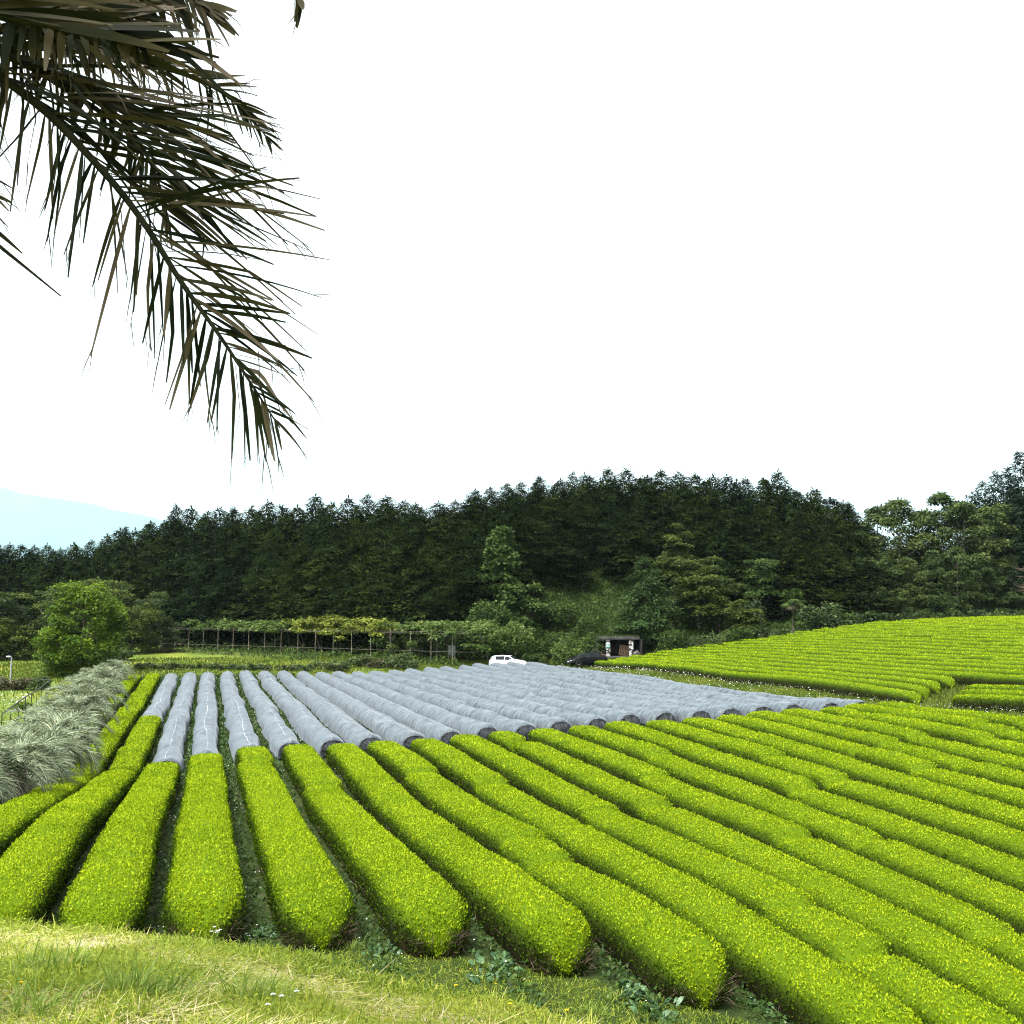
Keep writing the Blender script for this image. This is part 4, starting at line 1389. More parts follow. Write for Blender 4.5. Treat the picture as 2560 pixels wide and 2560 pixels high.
SP = [(-110, 1835, 31, 1), (20, 1815, 33, 1), (90, 1800, 36.5, 1), (125, 1775, 41, 1), (40, 1790, 43, 1), (165, 1750, 46, 1), (110, 1752, 50, 1), (195, 1722, 54, 1), (150, 1722, 58, 1), (225, 1697, 62, 1), (185, 1692, 67, 1), (250, 1676, 71, 1), (215, 1672, 76, 1), (275, 1652, 81, 1), (245, 1652, 86, 1), (292, 1640, 92, 1)]
for k, (u, vt, d, sc) in enumerate(SP):
    x_, y_ = xy(u, d)
    g = g1(x_, y_)
    zt = at(u, vt, d)[2]
    r = np.random.default_rng(900 + k)
    s_ = float(np.clip((zt - g) / 2.75, .75, 1.55))
    o = empty('silver_palm', (x_, y_, min(g, zt - 2.6 * s_)), r.uniform(0, 6.28))
    o.scale = (s_ * 1.08, s_ * 1.08, s_)
    link('trunk', TR, o)
    link('dry_skirt', SK, o)
    for q in range(24):
        lv = min(4, int(q / 24 * 5))
        fo = link('frond', FR[lv], o, (0, 0, 1.5))
        fo.rotation_euler = (r.normal(0, .1), r.normal(0, .12), q * 2.39996 + r.normal(0, .2))
        s2 = r.uniform(.85, 1.12)
        fo.scale = (s2, s2, s2)
    lab = 'silvery feather palm in the row along the left tea hedge, %s from the front' % nth(k + 1)
    if k == 0:
        lab = 'silvery feather palm half outside the left edge, nearest of the row'
    tag(o, lab, 'palm', 'silvery palms at the left of the field')

# fan palm before the wood
x_, y_ = xy(1983, 129)
g = g1(x_, y_)
zt = at(1983, 1478, 129)[2]
o = empty('fan_palm', (x_, y_, g))
Hh = zt - g - 1.0
T = Geo()
tube(T, [(0, 0, -.5), (.05, 0, Hh * .5), (0, 0, Hh)], [.16, .15, .2], 7)
T.obj('trunk', MT['palmtrunk'], parent=o)
r = np.random.default_rng(17)
for k in range(30):
    az, el = k * 2.4, r.uniform(-.9, 1.2)
    c = np.array([math.cos(az) * math.cos(el), math.sin(az) * math.cos(el), math.sin(el)])
    hub = np.array([0, 0, Hh]) + c * 1.0
    n = 16
    t1 = unit(np.cross(c, [0, 0, 1.]))
    an = np.linspace(-1.9, 1.9, n)
    D = np.cos(an)[:, None] * c + np.sin(an)[:, None] * t1
    G = Geo()
    tube(G, [(0, 0, Hh), hub], .02, 4)
    V, F, m = blades(np.tile(hub, (n, 1)), D, 1.0, .17, .3, 3, S=np.cross(D, np.cross(t1, c)))
    G.add(V, F, np.repeat(r.random(n), m))
    G.obj('fan_leaf', MT['brownbush' if el < -.55 else 'chestnut'], parent=o)
S_ = Geo()
a = r.uniform(0, 6.28, 90)
V, F, m = blades(np.stack([np.cos(a) * .2, np.sin(a) * .2, Hh - r.uniform(0, .7, 90)], -1), np.stack([np.cos(a) * .4, np.sin(a) * .4, -1 + 0 * a], -1), r.uniform(.5, 1.1, 90), .07, .2, 3)
S_.add(V, F, np.repeat(r.random(90), m)).obj('dry_skirt', MT['drypalm'], parent=o)
tag(o, 'fan palm with a shaggy trunk at the foot of the dark wood', 'palm')

# bare tree at the right edge
x_, y_ = xy(2610, 140)
o = empty('bare_tree', (x_, y_, g1(x_, y_)))
T, B = Geo(), Geo()
tube(T, [(0, 0, -.5), (.1, 0, 4), (0, 0, 9)], [.18, .13, .05], 6)
r = np.random.default_rng(3)
for k in range(34):
    z0 = r.uniform(3.2, 8.5)
    az = r.uniform(1.8, 4.4) if k % 3 else r.uniform(0, 6.28)
    e = np.array([math.cos(az), math.sin(az), r.uniform(-.15, .5)]) * r.uniform(1.5, 3.6)
    p0 = np.array([0, 0, z0])
    tube(B, [p0, p0 + e * .5 + [0, 0, .12], p0 + e], [.05, .03, .012], 4, r.random())
    for q in range(3):
        p1 = p0 + e * r.uniform(.4, .9)
        tube(B, [p1, p1 + e * .25 + r.normal(0, .4, 3)], [.02, .01], 3, r.random())
T.obj('trunk', MT['bark'], parent=o)
B.obj('branches', MT['twig'], parent=o)
tag(o, 'leafless pale-branched tree cut by the right edge', 'bare tree')
# ------------------------------------------------------------------ overhanging date palm
DP = 4.0


def frond(palm, base, path, nR, nL, lenR, lenL, dirR=(1, .04), dirR2=(.85, -.42), dirL=(-.06, -1), mix=.4, wid=.028, seed=0, f0=.12, droopR=.09, dry=.3, bristle=0):
    r = np.random.default_rng(seed)
    pts = np.array([at(*p) for p in path])
    s = np.concatenate([[0], np.cumsum(np.linalg.norm(np.diff(pts, axis=0), axis=1))])
    s /= s[-1]
    ss = np.linspace(0, 1, 60)
    C = np.stack([np.interp(ss, s, pts[:, k]) for k in range(3)], -1)
    for _ in range(6):
        C[1:-1] = (C[:-2] + 2 * C[1:-1] + C[2:]) / 4
    G = Geo()
    o_r = Geo()
    tube(o_r, C - base, np.interp(ss, [0, .3, .8, 1], [.034, .024, .011, .003]), 6)

    def leafl(n, ln, dr, dr2, droop, sgn):
        f = np.sort(np.clip(np.linspace(f0, .985, n) + r.normal(0, .004, n), f0, .99))
        P = np.stack([np.interp(f, ss, C[:, k]) for k in range(3)], -1)
        T = unit(np.stack([np.interp(f, ss, np.gradient(C[:, k])) for k in range(3)], -1))
        alt = r.random(n) < mix
        a = np.where(alt[:, None], np.array(dr2)[None], np.array(dr)[None]) + np.repeat(r.normal(0, .07, (n, 2)), 3, 0)[:n] + r.normal(0, .05, (n, 2))
        dz = np.repeat(r.normal(0, .35, n), 3)[:n] + r.normal(0, .1, n)
        endm = sstep(.72, 1., f)[:, None]
        D = a[:, :1] * CR + a[:, 1:] * CU + dz[:, None] * CF + T * .05
        D = unit(D) * (1 - .4 * endm) + T * .45 * endm
        L = np.interp(f, np.linspace(0, 1, len(ln)), ln) * r.uniform(.72, 1.12, n)
        S = np.cross(D, CF) + r.normal(0, .45, (n, 3))
        dq = r.uniform(.3, 1.7, n) * droop
        V, F, m = blades(P - base, D, L, wid * r.uniform(.65, 1.2, n), dq, 6, S=S, taper=(.35, .85, 1, .95, .8, .6, .3))
        t = np.tile(np.repeat(np.linspace(0, 1, 7), 2), n)
        kk = (r.random(n) < .3) * r.uniform(.2, .9, n) * L
        kt = np.repeat(r.uniform(.35, .7, n), m)
        V = V + (np.repeat(kk, m) * np.maximum(0, t - kt))[:, None] * (-CU * .9 + CR * np.repeat(r.normal(-.2, .5, n), m)[:, None])
        rn = np.clip(np.repeat(np.clip(r.normal(.42, .2, n), .05, .85), m) + dry * sstep(.55, 1.0, t) * np.repeat(r.uniform(0, 1.3, n), m), 0, 1)
        G.add(V, F, rn)
        # split, frayed tips
        k = r.random(n) < .55
        V3 = V.reshape(n, m, 3)
        tip = (V3[:, -1] + V3[:, -2]) / 2
        td = unit(tip - (V3[:, -5] + V3[:, -6]) / 2)
        for q in range(2):
            Dq = td[k] + r.normal(0, .22, (k.sum(), 3))
            Vq, Fq, mq = blades(tip[k] - td[k] * .04, Dq, r.uniform(.05, .16, k.sum()), .0045, r.uniform(0, .5, k.sum()), 2)
            G.add(Vq, Fq, np.repeat(r.uniform(.3, .9, k.sum()), mq))
    if nR:
        leafl(nR, lenR, dirR, dirR2, droopR, 1)
    if nL:
        leafl(nL, lenL, dirL, (dirL[0] - .25, dirL[1] * .9), .15, -1)
    if bristle:
        f = np.linspace(.3, .99, bristle)
        P = np.stack([np.interp(f, ss, C[:, k]) for k in range(3)], -1) - base
        V, F, m = blades(P, CU + .4 * CR + r.normal(0, .1, P.shape), .014, .01, 0, 2)
        G.add(V, F, np.repeat(.2 + 0 * f, m))
    if G.n:
        fo = G.obj('frond', MT['palm'], parent=palm)
        o_r.obj('rachis', MT['rachis'], parent=fo, smooth=True)
    else:
        o_r.obj('cut_frond_stalk', MT['rachis'], parent=palm, smooth=True)


CRN = at(-420, -190, DP + .3)
pb = np.array([CRN[0], CRN[1], g1(CRN[0], CRN[1])])
palm = empty('date_palm', pb)
tag(palm, 'tall date palm leaning its drooping dark fronds into the upper left corner', 'palm')
T = Geo()
hh = CRN[2] - pb[2]
zz = np.linspace(-.3, hh + .1, 40)
tube(T, np.stack([0 * zz, 0 * zz, zz], -1), .20 + .018 * np.cos(np.arange(40) * np.pi) + .06 * (zz > hh - .7), 12)
T.obj('trunk', MT['palmtrunk'], parent=palm)
c0 = (-420, -190, DP + .3)
# lowest, long frond that hangs down to the wood
frond(palm, pb, [c0, (-180, 70, 4.1), (0, 190, 4.0), (94, 258, 4.0), (160, 318, 4.0), (214, 383, 4.0), (278, 447, 4.0), (331, 515, 4.0), (384, 590, 4.0), (430, 672, 4.0), (478, 745, 4.0), (535, 815, 4.0), (583, 890, 4.0), (640, 978, 4.0), (700, 1070, 4.0)],
      88, 76, [.2, .3, .6, .95, 1.02, .98, .88, .70, .46, .28, .12], [.15, .22, .26, .26, .28, .34, .38, .42, .40, .34, .14], seed=1, f0=.26, wid=.0175, mix=.34)
# second, behind it
frond(palm, pb, [c0, (-200, 20, 4.4), (0, 130, 4.4), (100, 178, 4.4), (200, 225, 4.4), (265, 262, 4.4), (335, 330, 4.4), (390, 430, 4.4), (425, 560, 4.4)],
      66, 64, [.3, .5, .75, .95, .92, .8, .6, .25], [.2, .3, .3, .24, .2, .2, .15], dirR=(1, -.08), dirR2=(.9, -.35), seed=2, f0=.3, mix=.3, wid=.022)
# third: broad blades near the top edge
frond(palm, pb, [c0, (-220, -40, 3.7), (-40, 30, 3.6), (90, 60, 3.6), (190, 75, 3.6), (280, 95, 3.6), (380, 120, 3.6)],
      56, 40, [.4, .6, .82, .85, .8, .55, .3], [.2, .22, .2, .16, .1], dirR=(1, .10), dirR2=(.95, -.15), seed=3, f0=.3, wid=.036, mix=.3, dry=.2)
frond(palm, pb, [c0, (-200, -110, 4.2), (0, -60, 4.2), (150, -40, 4.2), (300, -50, 4.2), (430, -30, 4.2), (520, 20, 4.2)],
      60, 66, [.3, .5, .6, .55, .45, .3, .2], [.4, .45, .42, .34, .3, .2], dirR=(1, -.25), dirR2=(.8, -.5), dirL=(.25, -1), seed=4, f0=.25, wid=.034, mix=.5)
frond(palm, pb, [c0, (-250, -60, 3.9), (-120, 10, 3.9), (0, 40, 3.9), (120, 30, 3.9), (230, 20, 3.9), (330, 40, 3.9)],
      50, 50, [.3, .5, .6, .62, .5, .4, .3], [.3, .35, .36, .3, .2], dirR=(1, -.12), dirR2=(.9, .12), dirL=(-.1, -1), seed=5, f0=.25, wid=.03)
# fine fan tips behind
frond(palm, pb, [c0, (-150, -20, 4.9), (80, 70, 4.9), (260, 130, 4.9), (400, 165, 4.9), (520, 205, 4.9), (610, 270, 4.9), (680, 360, 4.9)],
      70, 40, [.2, .3, .35, .4, .36, .3, .2, .1], [.2, .25, .25, .2, .1], dirR=(.9, .1), dirR2=(.9, -.45), dirL=(.3, -1), seed=6, f0=.35, wid=.018)
# tips entering from the left edge
frond(palm, pb, [c0, (-330, 150, 3.9), (-220, 300, 3.9), (-130, 400, 3.9), (-70, 480, 3.9), (-40, 570, 3.9)],
      46, 20, [.2, .28, .32, .3, .26, .2], [.1, .12, .1, .08], dirR=(1, -.12), dirR2=(.9, -.6), seed=7, f0=.3, wid=.02)
frond(palm, pb, [c0, (-300, 230, 4.0), (-180, 440, 4.0), (-40, 585, 4.0), (60, 665, 4.0), (152, 740, 4.0)], 0, 0, [0], [0], seed=8)
# stalk with a few leaflets hanging in above the frame
frond(palm, pb, [c0, (-100, -400, 4.2), (250, -420, 4.2), (520, -330, 4.2), (680, -210, 4.2), (742, -90, 4.2), (752, 20, 4.2)], 40, 40, [.3, .4, .4, .2, .09, .08], [.4, .4, .3, .15, .1], dirR=(.4, -.6), dirR2=(.2, -1), dirL=(-.1, -1), seed=9, f0=.3, wid=.03, dry=.1)
# crown out of the picture
r = np.random.default_rng(10)
for k in range(7):
    az = 1.6 + k * .62
    e = np.array([math.cos(az), math.sin(az), 0])
    if (e @ CR) > .55:
        continue
    s_ = np.linspace(0, 1, 20)
    C = CRN - pb + e * (s_ * 2.0)[:, None] + np.array([0, 0, 1.]) * (s_ * 1.3 - s_ ** 2 * 1.6)[:, None]
    G = Geo()
    for sd in (-1, 1):
        P = np.repeat(C[4:], 3, 0) + r.normal(0, .03, (48, 3))
        V, F, m = blades(P, e * .6 + sd * np.cross(e, [0, 0, 1.]) * .8 + r.normal(0, .15, P.shape), r.uniform(.35, .6, 48), .03, .3, 4)
        G.add(V, F, np.repeat(r.uniform(.1, .7, 48), m))
    fo = G.obj('frond', MT['palm'], parent=palm)
    R_ = Geo()
    tube(R_, C, np.linspace(.03, .006, 20), 5)
    R_.obj('rachis', MT['rachis'], parent=fo)

# ------------------------------------------------------------------ trellis with its climbers
MT['wood'] = surf_mat('weathered_post', (.10, .085, .06), (.24, .21, .15), 5, .85, .3)
MT['wire'] = surf_mat('trellis_wire', (.06, .05, .045), (.14, .12, .10), 5, .7, 0)


def tl(k, back=0.):
    lat, d = -51 + 2.6 * k, 150 - 1.88 * k
    p = d * FH + lat * CR
    n = np.array([1.88, 2.6, 0]) / 3.208
    p = p + back * (n[0] * CR + n[1] * FH)
    return float(p[0]), float(p[1])


p0 = tl(0)
TZ = np.array([p0[0], p0[1], g1(*p0)])
tre = empty('trellis', TZ)
tag(tre, 'long vine trellis of thin wooden posts and wires at the foot of the dark wood', 'trellis')


def ttop(k):
    return float(np.interp(k, [0, 17, 20], [at(410, 1568, 150)[2], at(1132, 1578, 118)[2], at(1132, 1578, 118)[2]]))


for b_ in (0, 4.5):
    for k in range(18):
        if b_ and k % 2:
            continue
        x_, y_ = tl(k, b_)
        g = g1(x_, y_)
        G = Geo()
        tube(G, np.array([(x_, y_, min(g, ttop(k) - 3) - .3), (x_, y_, ttop(k))]) - TZ, .04 if b_ == 0 else .035, 5)
        G.obj('post', MT['wood'], parent=tre)
for nm, zo, rr2, b_ in [('top_wire', -.10, .025, 0), ('top_wire', -.28, .02, 0), ('rail', -2.35, .025, 0), ('top_wire', -.1, .03, 4.5)]:
    G = Geo()
    tube(G, np.array([(*tl(k, b_), ttop(k) + zo) for k in range(19)]) - TZ, rr2, 5)
    G.obj(nm, MT['wire'], parent=tre)
G = Geo()
for k in range(18):
    tube(G, np.array([(*tl(k, 0), ttop(k) - .12), (*tl(k, 4.5), ttop(k) - .12)]) - TZ, .03, 4)
G.obj('cross_wires', MT['wire'], parent=tre)


def vine(k0, k1, n, mat, thick, hang, leaf, lab, seed, stems=5):
    r = np.random.default_rng(seed)
    nl = int((k1 - k0) * 17)
    C, Rd = [], []
    for q in range(nl):
        k = r.uniform(k0, k1)
        b_ = r.uniform(-.5, 4.6)
        x_, y_ = tl(k, b_)
        edge = b_ < .4
        z = ttop(k) + thick * r.uniform(-.2, .55) - (r.uniform(0, hang) if edge else 0)
        s_ = r.uniform(.5, 1.05)
        C.append((x_, y_, z))
        Rd.append((s_, s_, s_ * r.uniform(.4, .8)))
    x0 = tl((k0 + k1) / 2, 2)
    B = np.array([x0[0], x0[1], g1(*x0)])
    o = empty('climbing_vine', B)
    V, F, rn = ell_leaves(np.array(C) - B, Rd, n, leaf, r, up=.5, shell=(.4, 1.1), zdroop=.3)
    Geo().add(V, F, rn).obj('foliage', MT[mat], parent=o)
    S = Geo()
    for q in range(stems):
        k = r.uniform(k0, k1)
        a_ = np.array([*tl(k, 2.5), 0])
        a_[2] = g1(a_[0], a_[1]) - .1
        e_ = np.array([*tl(k + r.uniform(-.4, .4), 2), ttop(k)])
        m_ = (a_ + e_) / 2 + r.normal(0, .3, 3)
        tube(S, np.array([a_, m_, e_]) - B, [.07, .05, .04], 5)
    S.obj('stems', MT['bark'], parent=o)
    tag(o, lab, 'climbing plant', 'climbers on the trellis')


vine(2.0, 8.2, 8000, 'vine', 1.3, .15, .3, 'thin dark-green climber on the left third of the trellis', 1)
vine(7.9, 13.4, 9500, 'vine_yellow', 2.1, 1.2, .3, 'yellow-green feathery climber heaped on the middle of the trellis', 2)
vine(13.0, 18.6, 11000, 'vine', 1.5, 2.2, .28, 'mid-green climber hanging over the right end of the trellis', 3)

MT['cab'] = surf_mat('faded_paint', (.045, .06, .05), (.09, .11, .09), 3, .8, .1)
x_, y_ = tl(16.4, 2.2)
g = g1(x_, y_)
o = empty('cabinet', (x_, y_, g), -AZ)
box(Geo(), (-.42, -.25, .95), (.42, .25, 2.15), bev=.02).obj('body', MT['cab'], parent=o)
for sx in (-.2, .2):
    box(Geo(), (sx - .18, -.275, 1.0), (sx + .18, -.252, 2.1), bev=.006).obj('door', MT['cab'], parent=o)
for sx in (-.36, .36):
    box(Geo(), (sx - .04, -.2, -.1), (sx + .04, .2, .95)).obj('leg', MT['wire'], parent=o)
tag(o, 'faded grey-green cabinet standing in the shade under the trellis', 'cabinet')

# ------------------------------------------------------------------ earth-covered shed
zs = float(at(1546, 1641, 127)[2])
SA = math.atan2(SHR[1], SHR[0])
MT['slab'] = surf_mat('dark_concrete', (.02, .019, .018), (.06, .056, .05), 3, .85, .4)
MT['inside'] = surf_mat('shed_inside', (.025, .022, .02), (.05, .045, .04), 2, .9, .2)
MT['stone'] = surf_mat('stone_cladding', (.02, .02, .022), (.42, .40, .38), 3.2, .85, .6, lo=.45, hi=.55, detail=2)
MT['rock'] = surf_mat('rock', (.025, .022, .02), (.10, .09, .08), 4, .9, .8)
MT['plank'] = surf_mat('pallet_wood', (.16, .09, .05), (.33, .21, .13), 3, .8, .3, stretch=(1, 1, 6))
shed = empty('shed', (SHED[0], SHED[1], zs), SA)
tag(shed, 'low earth-covered shed with turf roof and two stone-clad pillars', 'shed')
box(Geo(), (-2.85, -.55, 2.05), (2.6, 3.5, 2.42), bev=.02).obj('roof_slab', MT['slab'], parent=shed)
for q, xx in enumerate((-1.3, 1.52)):
    box(Geo(), (xx - .28, -.35, -.6), (xx + .28, .2, 2.047), bev=.03).obj('pillar', MT['stone'], parent=shed)
G = Geo()
box(G, (-2.8, 3.2, -.6), (2.9, 3.5, 2.045))
box(G, (-2.8, .25, -.6), (-2.5, 3.197, 2.045))
box(G, (2.6, .25, -.6), (2.9, 3.197, 2.045))
G.obj('wall', MT['inside'], parent=shed)
box(Geo(), (-2.497, -.4, -.5), (2.597, 3.197, .03)).obj('floor', MT['slab'], parent=shed)
r = np.random.default_rng(12)
n = 2600
P = np.stack([r.uniform(-2.8, 2.6, n), r.uniform(-.5, 3.5, n), 2.42 + r.random(n) * .16], -1)
V, F, m = blades(P, r.normal(0, .5, P.shape) + [0, -.1, .8], r.uniform(.08, .3, n), .05, .4, 2)
Geo().add(V, F, np.repeat(np.clip(r.normal(.4, .2, n), 0, .8), m)).obj('roof_turf', MT['slope'], parent=shed)
MT['signw'] = surf_mat('sign_white', (.55, .58, .56), (.68, .7, .68), 3, .5)
MT['teal'] = surf_mat('sign_teal', (.03, .28, .24), (.05, .36, .31), 3, .5)
sg = empty('notice_board', (SHED[0] - SHD[0] * .37 - SHR[0] * 1.3, SHED[1] - SHD[1] * .37 - SHR[1] * 1.3, zs + 1.0), SA)
tag(sg, 'small white and teal notice fixed on the left stone pillar of the shed', 'sign')
box(Geo(), (-.23, -.015, 0), (.23, .015, .68)).obj('board', MT['signw'], parent=sg)
G = Geo()
for z0, z1 in ((.10, .22), (.36, .52)):
    box(G, (-.215, -.021, z0), (.215, -.016, z1))
G.obj('stripes', MT['teal'], parent=sg)
# pallet leaning inside
pl = empty('pallet', (SHED[0] + SHR[0] * .55 + SHD[0] * .7, SHED[1] + SHR[1] * .55 + SHD[1] * .7, zs + .05), SA)
pl.rotation_euler = (rad(-14), rad(8), SA)
tag(pl, 'wooden pallet leaning between the two shed pillars', 'pallet')
for q in range(6):
    box(Geo(), (-.58 + q * .2, -.06, 0), (-.44 + q * .2, -.035, 1.35)).obj('slat', MT['plank'], parent=pl)
for z0 in (.08, .62, 1.15):
    box(Geo(), (-.58, -.033, z0), (.56, .06, z0 + .1)).obj('bearer', MT['plank'], parent=pl)
for q, (xx, yy, az, L_) in enumerate([(-2.0, .7, .3, .9), (-1.9, 1.0, -.2, 1.0), (-2.05, .8, .9, .7)]):
    p = SHED[:2] + SHR * xx + SHD * yy
    G = Geo()
    tube(G, [(-L_ / 2, 0, .12 + .16 * (q == 2)), (0, 0, .13 + .2 * (q == 2)), (L_ / 2, 0, .12 + .3 * (q == 2))], .13, 9)
    o = G.obj('log', MT['plank'], loc=(p[0], p[1], zs + .03), smooth=False)
    o.rotation_euler = (0, 0, SA + az)
    tag(o, ['brown log lying behind the left shed pillar', 'longer log lying at the back of the left shed bay', 'short log propped on the others in the left shed bay'][q], 'log', 'logs in the shed')


def rock(x_, y_, z_, s, seed, lab):
    import bmesh
    r = np.random.default_rng(seed)
    bm = bmesh.new()
    bmesh.ops.create_icosphere(bm, subdivisions=3, radius=1)
    V = np.array([v.co[:] for v in bm.verts])
    Fc = np.array([[v.index for v in f.verts] for f in bm.faces])
    bm.free()
    pl_ = unit(r.normal(0, 1, (14, 3)))
    dd = r.uniform(.55, .95, 14)
    t = (V @ pl_.T)
    k = np.min(np.where(t > .05, dd / np.maximum(t, .05), 9), axis=1)
    V = V * np.minimum(k, 1.)[:, None] * np.array(s) * (1 + r.normal(0, .015, (len(V), 1)))
    o = Geo().add(V, Fc).obj('rock', MT['rock'], loc=(x_, y_, z_))
    tag(o, lab, 'rock', 'dark rocks by the shed')


for q, (u, v, d, s, lab) in enumerate([(1487, 1622, 124.5, (.75, .6, .75), 'large dark rock standing at the left corner of the shed'), (1470, 1632, 123.5, (.7, .5, .5), 'dark rock in the bank behind the black car'),
                                       (1497, 1640, 124, (.5, .5, .5), 'dark rock low beside the left shed corner'),
                                       (1592, 1630, 125.5, (.6, .5, .7), 'dark rock at the right corner of the shed')]):
    p = at(u, v, d)
    rock(p[0], p[1], max(g1(p[0], p[1]), p[2] - s[2]) + s[2] * .25, s, q + 1, lab)

# ------------------------------------------------------------------ cars
MT['carw'] = surf_mat('white_paint', (.74, .75, .76), (.78, .79, .8), 1, .3, coat=.8)
MT['cark'] = surf_mat('black_paint', (.003, .003, .0035), (.005, .005, .006), 1, .3, coat=.0, spec=.12)
MT['glass'] = surf_mat('tinted_glass', (.012, .015, .017), (.02, .024, .026), 1, .25, spec=.02)
MT['tyre'] = surf_mat('tyre', (.012, .012, .012), (.02, .02, .02), 5, .85)
MT['rim'] = surf_mat('rim', (.2, .2, .21), (.3, .3, .31), 4, .35, metal=.7)
MT['plastic'] = surf_mat('black_plastic', (.015, .015, .016), (.025, .025, .026), 5, .6)
MT['lamp'] = surf_mat('headlight_glass', (.6, .62, .64), (.75, .77, .8), 2, .12, spec=.8)
MT['red'] = surf_mat('tail_light_glass', (.25, .012, .012), (.32, .02, .02), 2, .2)
MT['plate'] = surf_mat('number_plate', (.6, .6, .6), (.7, .7, .7), 2, .5)


def car(name, label, paint, top, belt, W, wr, clear, wheels, Rw, glass, screen, back, loc, heading, clad):
    """lofted body; x forward"""
    tx = np.array([p[0] for p in top])
    tz = np.array([p[1] for p in top])
    L0, L1 = tx[0], tx[-1]
    xs = np.unique(np.concatenate([np.linspace(L0, L1, 44), tx]))

    def sec(x):
        zt = np.interp(x, tx, tz)
        e = np.clip(np.minimum(x - L0, L1 - x) / .75, 0, 1)
        w = W / 2 * (.74 + .26 * (1 - (1 - e) ** 2.2))
        zb = clear + .16 * (1 - np.clip(np.minimum(x - L0, L1 - x) / .5, 0, 1)) ** 2
        bz = np.minimum(np.interp(x, [L0, L1], belt), zt - .05)
        cab = np.clip((zt - bz - .05) / .42, 0, 1)
        rw = w * .9 * (1 - cab) + wr * cab
        return zt, w, zb, bz, rw
    pts = []
    for x in xs:
        zt, w, zb, bz, rw = sec(x)
        h = bz - zb
        half = [(w * .86, zb), (w * .97, zb + h * .12), (w, zb + h * .42), (w * .985, zb + h * .72), (w * .965, bz), (rw * 1.0, max(bz + .01, zt - .07)), (rw * .86, zt - .015), (rw * .45, zt)]
        ring = [(x, y, z) for y, z in half] + [(x, -y, z) for y, z in half[::-1]]
        pts.append(ring)
    V = np.array(pts)
    m = V.shape[1]
    B = Geo()
    B.add(V.reshape(-1, 3), grid_faces(len(xs), m, wrap=True))
    B.add(V[0], np.arange(m)[None])
    B.add(V[-1], np.arange(m)[::-1][None])
    o = empty(name, loc)
    hx = np.array(heading)
    o.rotation_euler = (0, 0, math.atan2(hx[1], hx[0]))
    tag(o, label, 'car', None)
    bo = B.obj('body', paint, parent=o, smooth=True)
    # side glass
    for sd in (-1, 1):
        for (a, b) in glass:
            xx = np.linspace(a, b, 9)
            rows = []
            for x in xx:
                zt, w, zb, bz, rw = sec(x)
                y0, z0, y1, z1 = w * .965, bz, rw, max(bz + .01, zt - .07)
                rows.append([(x, sd * (y0 + (y1 - y0) * f + .009), z0 + (z1 - z0) * f + .004) for f in (.1, .5, .93)])
            Geo().add(np.array(rows).reshape(-1, 3), grid_faces(9, 3)).obj('side_window', MT['glass'], parent=o, smooth=True)
    for nm, (a, b) in (('windscreen', screen), ('rear_window', back)):
        xx = np.linspace(a, b, 8)
        rows = []
        for x in xx:
            zt, w, zb, bz, rw = sec(x)
            rows.append([(x, rw * f, zt + .012 - .03 * abs(f) ** 3) for f in (-.84, -.45, 0, .45, .84)])
        Geo().add(np.array(rows).reshape(-1, 3), grid_faces(8, 5)).obj(nm, MT['glass'], parent=o, smooth=True)
    a = np.linspace(0, 2 * np.pi, 28, endpoint=False)
    for wx in wheels:
        for sd in (-1, 1):
            wo = empty('wheel', (wx, sd * (W / 2 - .11), Rw))
            wo.parent = o
            G = Geo()
            prof = [(-.1, Rw * .62), (-.1, Rw * .93), (-.07, Rw), (.07, Rw), (.1, Rw * .93), (.1, Rw * .62)]
            V = np.array([[(rr2 * math.cos(q), y, rr2 * math.sin(q)) for q in a] for y, rr2 in prof])
            G.add(V.reshape(-1, 3), grid_faces(6, 28, wrap=True))
            G.obj('tyre', MT['tyre'], parent=wo, smooth=True)
            G = Geo()
            V = np.array([[(rr2 * math.cos(q), sd * y, rr2 * math.sin(q)) for q in a] for y, rr2 in [(.07, Rw * .62), (.085, Rw * .56), (.05, Rw * .5), (.05, .02)]])
            G.add(V.reshape(-1, 3), grid_faces(4, 28, wrap=True), mat=1)
            for q in range(5):
                an = q * 2 * np.pi / 5
                c, s_ = math.cos(an), math.sin(an)
                Q = np.array([(.03, -.03), (Rw * .57, -.045), (Rw * .57, .045), (.03, .03)])
                V = np.array([(x * c - y * s_, sd * .088, x * s_ + y * c) for x, y in Q])
                G.add(V, [[0, 1, 2, 3]])
            G.obj('rim', [MT['rim'], MT['plastic']], parent=wo)
            # dark wheel arch lip
            G = Geo()
            hw = float(sec(wx)[1])
            V = np.array([[(wx + rr2 * math.cos(q), sd * (hw * 1.0 + off), Rw + rr2 * math.sin(q)) for q in np.linspace(-.25, np.pi + .25, 22)] for rr2, off in ((Rw * .7, -.02), (Rw * 1.06, .012), (Rw * (1.2 if clad else 1.1), .012), (Rw * (1.24 if clad else 1.12), -.03))])
            G.add(V.reshape(-1, 3), grid_faces(4, 22))
            G.obj('wheel_arch', MT['plastic'], parent=o)
    f = L1
